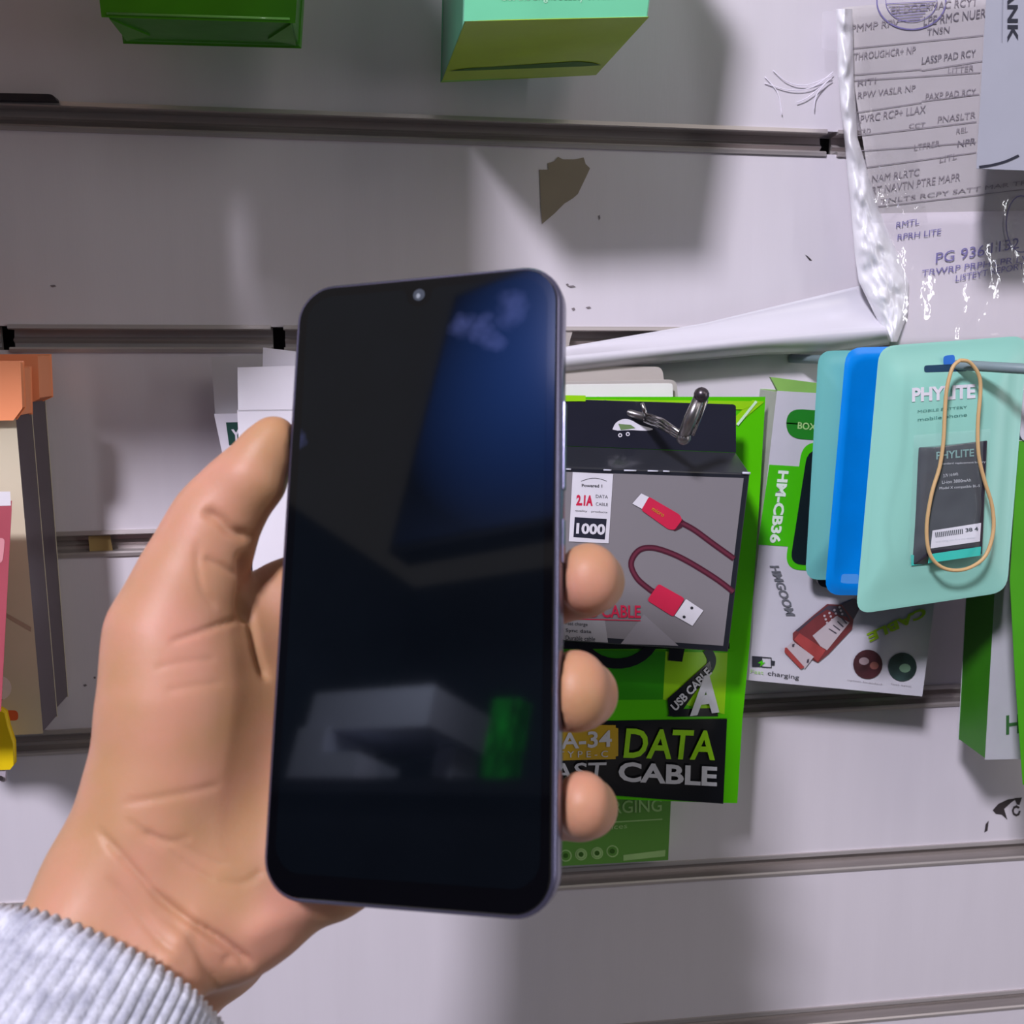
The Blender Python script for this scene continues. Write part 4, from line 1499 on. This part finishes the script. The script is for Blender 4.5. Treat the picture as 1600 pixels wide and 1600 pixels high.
def cone(a, b, r1, r2):
    ba = b - a
    pa = G - a
    t = np.clip((pa @ ba) / float(ba @ ba), 0, 1)
    d = pa - t[..., None] * ba
    return np.sqrt((d * d).sum(-1)) - (r1 + (r2 - r1) * t)


def smin(a, b, k):
    h = np.maximum(k - np.abs(a - b), 0) / k
    return np.minimum(a, b) - h * h * k * 0.25


def chain(pts, k=0.004):
    f = None
    for (p, q) in zip(pts[:-1], pts[1:]):
        c = cone(Q(*p[:3]), Q(*q[:3]), p[3], q[3])
        f = c if f is None else smin(f, c, k)
    return f


# forearm and wrist
D = chain([(-40, 1790, 0.222, 0.019), (80, 1560, 0.240, 0.0172), (172, 1385, 0.256, 0.0172), (238, 1290, 0.262, 0.0172)])
D = smin(D, chain([(100, 1740, 0.280, 0.019), (262, 1533, 0.287, 0.0165), (338, 1470, 0.286, 0.0160), (398, 1404, 0.272, 0.0145)]), 0.009)
D = smin(D, chain([(190, 1650, 0.230, 0.0065), (262, 1520, 0.2425, 0.0062), (305, 1445, 0.250, 0.0060), (330, 1400, 0.258, 0.0060)]), 0.010)
D = smin(D, chain([(20, 1820, 0.225, 0.021), (160, 1570, 0.246, 0.0170), (290, 1400, 0.262, 0.0180)]), 0.014)
# thenar mound and thumb
D = smin(D, chain([(250, 1290, 0.263, 0.0180), (268, 1180, 0.264, 0.0180), (272, 1085, 0.264, 0.0172), (268, 990, 0.266, 0.0152), (305, 892, 0.268, 0.0122), (338, 812, 0.269, 0.0098), (366, 762, 0.269, 0.0088)], 0.01), 0.014)
D = smin(D, chain([(325, 1260, 0.275, 0.0150), (355, 1130, 0.280, 0.0140), (332, 1020, 0.277, 0.0120)], 0.01), 0.014)
D = smin(D, chain([(368, 788, 0.268, 0.0085), (392, 752, 0.2670, 0.0086), (398, 735, 0.2680, 0.0081), (419, 700, 0.268, 0.0068), (430, 682, 0.268, 0.0056)], 0.004), 0.004)
# palm behind the phone
palm = chain([(300, 1390, 0.272, 0.015), (370, 1180, 0.282, 0.0130), (470, 960, 0.287, 0.0115), (560, 880, 0.292, 0.0105)])
palm = smin(palm, chain([(335, 1410, 0.272, 0.015), (480, 1200, 0.280, 0.0120), (640, 1030, 0.288, 0.0110)]), 0.016)
palm = smin(palm, chain([(366, 1410, 0.270, 0.0128), (530, 1260, 0.278, 0.0120), (680, 1150, 0.284, 0.0105)]), 0.016)
palm = smin(palm, chain([(393, 1398, 0.263, 0.0118), (476, 1352, 0.266, 0.0116), (520, 1366, 0.268, 0.0112), (600, 1325, 0.272, 0.0115), (720, 1280, 0.278, 0.0095)]), 0.016)
D = smin(D, palm, 0.012)
# web between thumb and index
D = smin(D, chain([(300, 1000, 0.270, 0.010), (380, 992, 0.280, 0.009), (452, 935, 0.287, 0.0105), (520, 900, 0.290, 0.010)]), 0.008)
D = smin(D, chain([(418, 1438, 0.258, 0.0085), (376, 1470, 0.2555, 0.0075)]), 0.009)
# fingers wrapping behind the phone and around its right edge
fing = [
    [(560, 880, 0.292, 0.0100), (690, 735, 0.292, 0.0090), (740, 640, 0.290, 0.0080), (760, 590, 0.287, 0.0072)],                                # index, fully behind
    [(640, 1030, 0.288, 0.0105), (800, 950, 0.280, 0.0092), (915, 915, 0.268, 0.0083), (926, 908, 0.258, 0.0080), (918, 903, 0.2485, 0.0073)],
    [(680, 1150, 0.284, 0.0100), (810, 1105, 0.274, 0.0090), (906, 1090, 0.262, 0.0084), (913, 1084, 0.251, 0.0082), (898, 1080, 0.2405, 0.0076)],
    [(720, 1280, 0.278, 0.0092), (820, 1270, 0.268, 0.0082), (908, 1266, 0.256, 0.0074), (918, 1262, 0.248, 0.0072), (908, 1257, 0.2395, 0.0060)],
]
for f_ in fing:
    D = smin(D, chain(f_, 0.003), 0.004)
# fingertip pads are taller than wide
for (x, y, z, r, dyy) in [(918, 903, 0.2505, 0.0068, 12), (897, 1078, 0.2430, 0.0072, 18), (909, 1256, 0.2415, 0.0056, 15)]:
    D = smin(D, cone(Q(x + 2, y - dyy, z), Q(x - 1, y + dyy, z), r, r * 1.05), 0.004)
# keep the skin out of the phone: press flat against it
loc = (G - PT.astype(np.float32)) @ RP.astype(np.float32)
qx = np.abs(loc[..., 0]) - (PW / 2 - 0.009)
qy = np.abs(loc[..., 1]) - (PH / 2 - 0.009)
d2 = np.minimum(np.maximum(qx, qy), 0) + np.sqrt(np.maximum(qx, 0) ** 2 + np.maximum(qy, 0) ** 2) - 0.009
dz = np.abs(loc[..., 2] - PD / 2) - PD / 2
dbox = np.maximum(d2, dz) - 0.0003
D = np.maximum(D, -dbox)
del loc, qx, qy, d2, dz


def surface_nets(V):
    nx, ny, nz = V.shape
    inside = V < 0
    acc = np.zeros((nx - 1, ny - 1, nz - 1, 3), np.float32)
    cnt = np.zeros((nx - 1, ny - 1, nz - 1), np.float32)
    corners = [(i, j, k) for i in (0, 1) for j in (0, 1) for k in (0, 1)]

    def sl(c, A):
        return A[c[0]:nx - 1 + c[0], c[1]:ny - 1 + c[1], c[2]:nz - 1 + c[2]]
    for c in corners:
        for ax in range(3):
            if c[ax] == 0:
                e = list(c)
                e[ax] = 1
                a, b = sl(c, V), sl(e, V)
                m = sl(c, inside) != sl(e, inside)
                t = np.where(m, a / np.where(m, a - b, 1), 0)
                for q in range(3):
                    acc[..., q] += np.where(m, (t if q == ax else c[q]), 0)
                cnt += m
    act = cnt > 0
    idx = -np.ones(act.shape, np.int64)
    ii = np.argwhere(act)
    idx[act] = np.arange(len(ii))
    pos = lo + VS * (ii + acc[act] / cnt[act][:, None])
    faces = []
    for ax in range(3):
        u, w = (ax + 1) % 3, (ax + 2) % 3
        s0 = [slice(1, -1)] * 3
        s0[ax] = slice(0, -1)
        s1 = list(s0)
        s1[ax] = slice(1, None)
        A, B = inside[tuple(s0)], inside[tuple(s1)]
        e = np.argwhere(A != B)
        off = np.array([1, 1, 1])
        off[ax] = 0
        e = e + off
        fl = inside[e[:, 0], e[:, 1], e[:, 2]]
        du = np.zeros(3, int)
        du[u] = 1
        dw = np.zeros(3, int)
        dw[w] = 1
        q = [e - du - dw, e - dw, e, e - du]
        f = np.stack([idx[x[:, 0], x[:, 1], x[:, 2]] for x in q], 1)
        f = np.where(fl[:, None], f, f[:, ::-1])
        faces.append(f)
    return pos, np.concatenate(faces)


pos, fac = surface_nets(D)
del G, D
# smooth, then press in the creases
E = np.concatenate([fac[:, [0, 1]], fac[:, [1, 2]], fac[:, [2, 3]], fac[:, [3, 0]]])


def smooth(p, it, lam=0.5):
    deg = np.bincount(E[:, 0], minlength=len(p)) + np.bincount(E[:, 1], minlength=len(p))
    for _ in range(it):
        s = np.zeros_like(p)
        for q in range(3):
            s[:, q] = np.bincount(E[:, 0], p[E[:, 1], q], len(p)) + np.bincount(E[:, 1], p[E[:, 0], q], len(p))
        p = p + lam * (s / deg[:, None] - p)
    return p


pos = smooth(pos, 7)


def normals(p):
    a = p[fac[:, 2]] - p[fac[:, 0]]
    b = p[fac[:, 3]] - p[fac[:, 1]]
    fn = np.cross(a, b)
    nn = np.zeros_like(p)
    for k in range(4):
        for q in range(3):
            nn[:, q] += np.bincount(fac[:, k], fn[:, q], len(p))
    return nn / (np.linalg.norm(nn, axis=1)[:, None] + 1e-12)


N_ = normals(pos)
px = pos[:, :2] / pos[:, 2:] * F + 800
facing = (N_ * pos).sum(1) / np.linalg.norm(pos, axis=1)
if facing.mean() > 0 and (facing[np.argmin(pos[:, 2])] > 0):
    fac = fac[:, ::-1]
    N_ = -N_
    facing = -facing
front = np.clip(-facing * 2 + 0.2, 0, 1)


def polyd(px, pts):
    best = np.full(len(px), 1e9)
    side = np.zeros(len(px))
    tt = np.zeros(len(px))
    L = len(pts) - 1
    for i in range(L):
        a, b = np.array(pts[i]), np.array(pts[i + 1])
        ba = b - a
        t = np.clip(((px - a) @ ba) / (ba @ ba), 0, 1)
        d = np.linalg.norm(px - a - t[:, None] * ba, axis=1)
        m = d < best
        best[m] = d[m]
        tt[m] = (i + t[m]) / L
    return best, tt


def crease(pts, w, dep, puff=0.0):
    global pos
    sp = [(p.x, p.y) for p in spline([(a, b, 0) for a, b in pts], 5)]
    d, t = polyd(px, sp)
    fade = np.clip(np.minimum(t, 1 - t) * 6, 0, 1)
    g = -dep * np.exp(-(d / w) ** 2) + puff * np.exp(-((d - 2.2 * w) / (1.6 * w)) ** 2)
    pos = pos + N_ * (g * fade * front)[:, None]


crease([(150, 1292), (175, 1320), (205, 1355), (250, 1405), (300, 1442), (345, 1468), (372, 1490), (392, 1508)], 4.5, 0.0016)
crease([(235, 1392), (280, 1428), (330, 1462), (372, 1492), (396, 1512)], 9, 0.0014)
crease([(195, 1278), (240, 1310), (290, 1350), (345, 1384)], 4, 0.0006)
crease([(225, 1300), (262, 1314), (300, 1308)], 4, 0.0005)
crease([(165, 1368), (195, 1402), (225, 1440), (255, 1475), (280, 1492)], 5, 0.0006)
crease([(235, 1418), (280, 1448), (305, 1475), (325, 1515), (345, 1545)], 8, 0.0010)
crease([(210, 1300), (250, 1312), (290, 1325), (330, 1345), (360, 1352)], 5, 0.0005)
crease([(190, 1255), (240, 1248), (300, 1237), (350, 1225)], 5, 0.0005)
crease([(262, 1004), (300, 992), (345, 976), (372, 968)], 4.5, 0.0008)
crease([(240, 1045), (290, 1034), (340, 1030)], 5, 0.0003)
crease([(256, 1082), (300, 1072), (350, 1066)], 5, 0.0003)
crease([(308, 845), (309, 890), (318, 925), (340, 950)], 5, 0.0006)
crease([(318, 796), (342, 812), (362, 830), (396, 842)], 8, 0.0018)
crease([(318, 872), (345, 885), (375, 900)], 5, 0.0008)
crease([(340, 1376), (380, 1380), (412, 1358)], 6, 0.0004)
crease([(345, 1500), (372, 1500), (398, 1520)], 6, 0.0007)
crease([(376, 860), (384, 905), (380, 945), (385, 975)], 8, 0.0022)
crease([(385, 935), (395, 985), (405, 1030), (418, 1065)], 6, 0.0016)
# tendons and puffs on the wrist
for pts, w, a in [([(300, 1440), (250, 1520), (200, 1590)], 16, 0.0008), ([(400, 1455), (425, 1440), (470, 1425)], 22, 0.0012), ([(110, 1420), (190, 1300)], 30, 0.0004)]:
    d, t = polyd(px, pts)
    pos = pos + N_ * (a * np.exp(-(d / w) ** 2) * front)[:, None]
pos = smooth(pos, 2, 0.4)
wp = pos @ M3.T + CAM

skin = bpy.data.materials.new('skin')
skin.use_nodes = True
nt = skin.node_tree
b = nt.nodes['Principled BSDF']
tc = nt.nodes.new('ShaderNodeTexCoord')
n1 = nt.nodes.new('ShaderNodeTexNoise')
n1.inputs['Scale'].default_value = 38
n1.inputs['Detail'].default_value = 4
nt.links.new(tc.outputs['Object'], n1.inputs['Vector'])
rp = nt.nodes.new('ShaderNodeValToRGB')
rp.color_ramp.elements[0].position = 0.34
rp.color_ramp.elements[1].position = 0.66
rp.color_ramp.elements[0].color = (*lin((184, 138, 100)), 1)
rp.color_ramp.elements[1].color = (*lin((200, 143, 120)), 1)
nt.links.new(n1.outputs['Fac'], rp.inputs['Fac'])
nt.links.new(rp.outputs['Color'], b.inputs['Base Color'])
b.inputs['Roughness'].default_value = 0.5
b.inputs['Specular IOR Level'].default_value = 0.35
b.inputs['Subsurface Weight'].default_value = 0.35
b.inputs['Subsurface Radius'].default_value = (1.0, 0.32, 0.16)
b.inputs['Subsurface Scale'].default_value = 0.0035
n2 = nt.nodes.new('ShaderNodeTexNoise')
n2.inputs['Scale'].default_value = 900
nt.links.new(tc.outputs['Object'], n2.inputs['Vector'])
bp = nt.nodes.new('ShaderNodeBump')
bp.inputs['Strength'].default_value = 0.12
bp.inputs['Distance'].default_value = 0.0004
nt.links.new(n2.outputs['Fac'], bp.inputs['Height'])
nt.links.new(bp.outputs['Normal'], b.inputs['Normal'])

person = thing('person', 'left hand and forearm in a ribbed grey sleeve, gripping the smartphone', 'person', P(150, 1550, 0.24))
me = bpy.data.meshes.new('hand')
me.from_pydata((wp - np.array(person.location)).tolist(), [], fac.tolist())
me.polygons.foreach_set('use_smooth', [True] * len(me.polygons))
me.materials.append(skin)
me.update()
hand = bpy.data.objects.new('hand', me)
C.objects.link(hand)
hand.parent = person

# nails on the far side of the three visible fingers
nail_m = mat('fingernail', (206, 164, 148), rough=0.25, var=0.03, coat=0.4)
for (x, y, z, w, tilt) in [(954, 903, 0.2545, 0.0055, 0.1), (934, 1060, 0.2480, 0.0046, -0.15), (941, 1250, 0.2455, 0.0048, 0.1)]:
    mb = MB()
    c0 = Q(x, y, z)

    def nl(u, v):
        a = (u - 0.5) * 2.0
        r = w * 0.85
        ycam = r * math.sin(a) * 1.15
        xcam = r * (math.cos(a) - 1) - 0.0010 + (v - 0.5) * 0.002
        zc = (v - 0.5) * 0.010 + 0.001
        s = c0 + np.array([xcam + tilt * ycam, ycam, zc])
        return c2w(s)
    mb.grid(nl, 8, 6, nail_m)
    mb.build('fingernail', person, solid=0.0003)

# ------------------------------------------------------------ ribbed cuff
knit = bpy.data.materials.new('grey_rib_knit')
knit.use_nodes = True
nt = knit.node_tree
b = nt.nodes['Principled BSDF']
tc = nt.nodes.new('ShaderNodeTexCoord')
n1 = nt.nodes.new('ShaderNodeTexNoise')
n1.inputs['Scale'].default_value = 170
n1.inputs['Detail'].default_value = 6
n1.inputs['Roughness'].default_value = 0.7
nt.links.new(tc.outputs['Object'], n1.inputs['Vector'])
rp = nt.nodes.new('ShaderNodeValToRGB')
rp.color_ramp.elements[0].position = 0.35
rp.color_ramp.elements[1].position = 0.65
rp.color_ramp.elements[0].color = (*lin((160, 162, 178)), 1)
rp.color_ramp.elements[1].color = (*lin((214, 216, 228)), 1)
nt.links.new(n1.outputs['Fac'], rp.inputs['Fac'])
nt.links.new(rp.outputs['Color'], b.inputs['Base Color'])
b.inputs['Roughness'].default_value = 0.95
b.inputs['Sheen Weight'].default_value = 0.4
n2 = nt.nodes.new('ShaderNodeTexNoise')
n2.inputs['Scale'].default_value = 1100
nt.links.new(tc.outputs['Object'], n2.inputs['Vector'])
bp = nt.nodes.new('ShaderNodeBump')
bp.inputs['Strength'].default_value = 0.6
bp.inputs['Distance'].default_value = 0.0006
nt.links.new(n2.outputs['Fac'], bp.inputs['Height'])
nt.links.new(bp.outputs['Normal'], b.inputs['Normal'])

c0 = Q(150, 1532, 0.243)
c1 = Q(-60, 1880, 0.205)
ax = (c1 - c0)
Lx = float(np.linalg.norm(ax))
ax = ax / Lx
e1 = np.array([0.82, 0.57, 0.0])
e1 = e1 - ax * (e1 @ ax)
e1 /= np.linalg.norm(e1)
e2 = np.cross(ax, e1)
if e2[2] > 0:
    e2 = -e2
mb = MB()
NR = 76
NSEG = NR * 8
NL = 30
vs, fs = [], []
prof = [(0.0022, -0.0016), (0.0002, -0.0012), (-0.0006, 0.0)] + [(k / NL * (Lx + 0.01), 0.0014) for k in range(1, NL + 1)]
for j, (s, dr_) in enumerate(prof):
    for i in range(NSEG):
        a = 2 * math.pi * i / NSEG
        rib = abs(math.sin(a * NR / 2 + 0.9 * noise.noise(Vector((s * 30, math.cos(a) * 2, math.sin(a) * 2)))))
        rb = (rib ** 0.4 - 0.5) * 0.0011
        A = 0.0345 + 0.0018 * min(1, max(0, s) * 30) + dr_ + rb
        B = 0.0250 + 0.0018 * min(1, max(0, s) * 30) + dr_ + rb
        wv = 0.0008 * noise.noise(Vector((math.cos(a) * 3, math.sin(a) * 3, s * 40)))
        sc = s + (rib * -0.0008 if j < 3 else 0)
        vs.append(c2w(c0 + ax * sc + e1 * math.cos(a) * (A + wv) + e2 * math.sin(a) * (B + wv)))
for j in range(len(prof) - 1):
    for i in range(NSEG):
        k = (i + 1) % NSEG
        fs.append([j * NSEG + i, j * NSEG + k, (j + 1) * NSEG + k, (j + 1) * NSEG + i])
mb.add(vs, fs, knit, True)
sl_ = mb.build('sleeve', person)
sl_['label'] = 'ribbed grey knit sweater cuff'
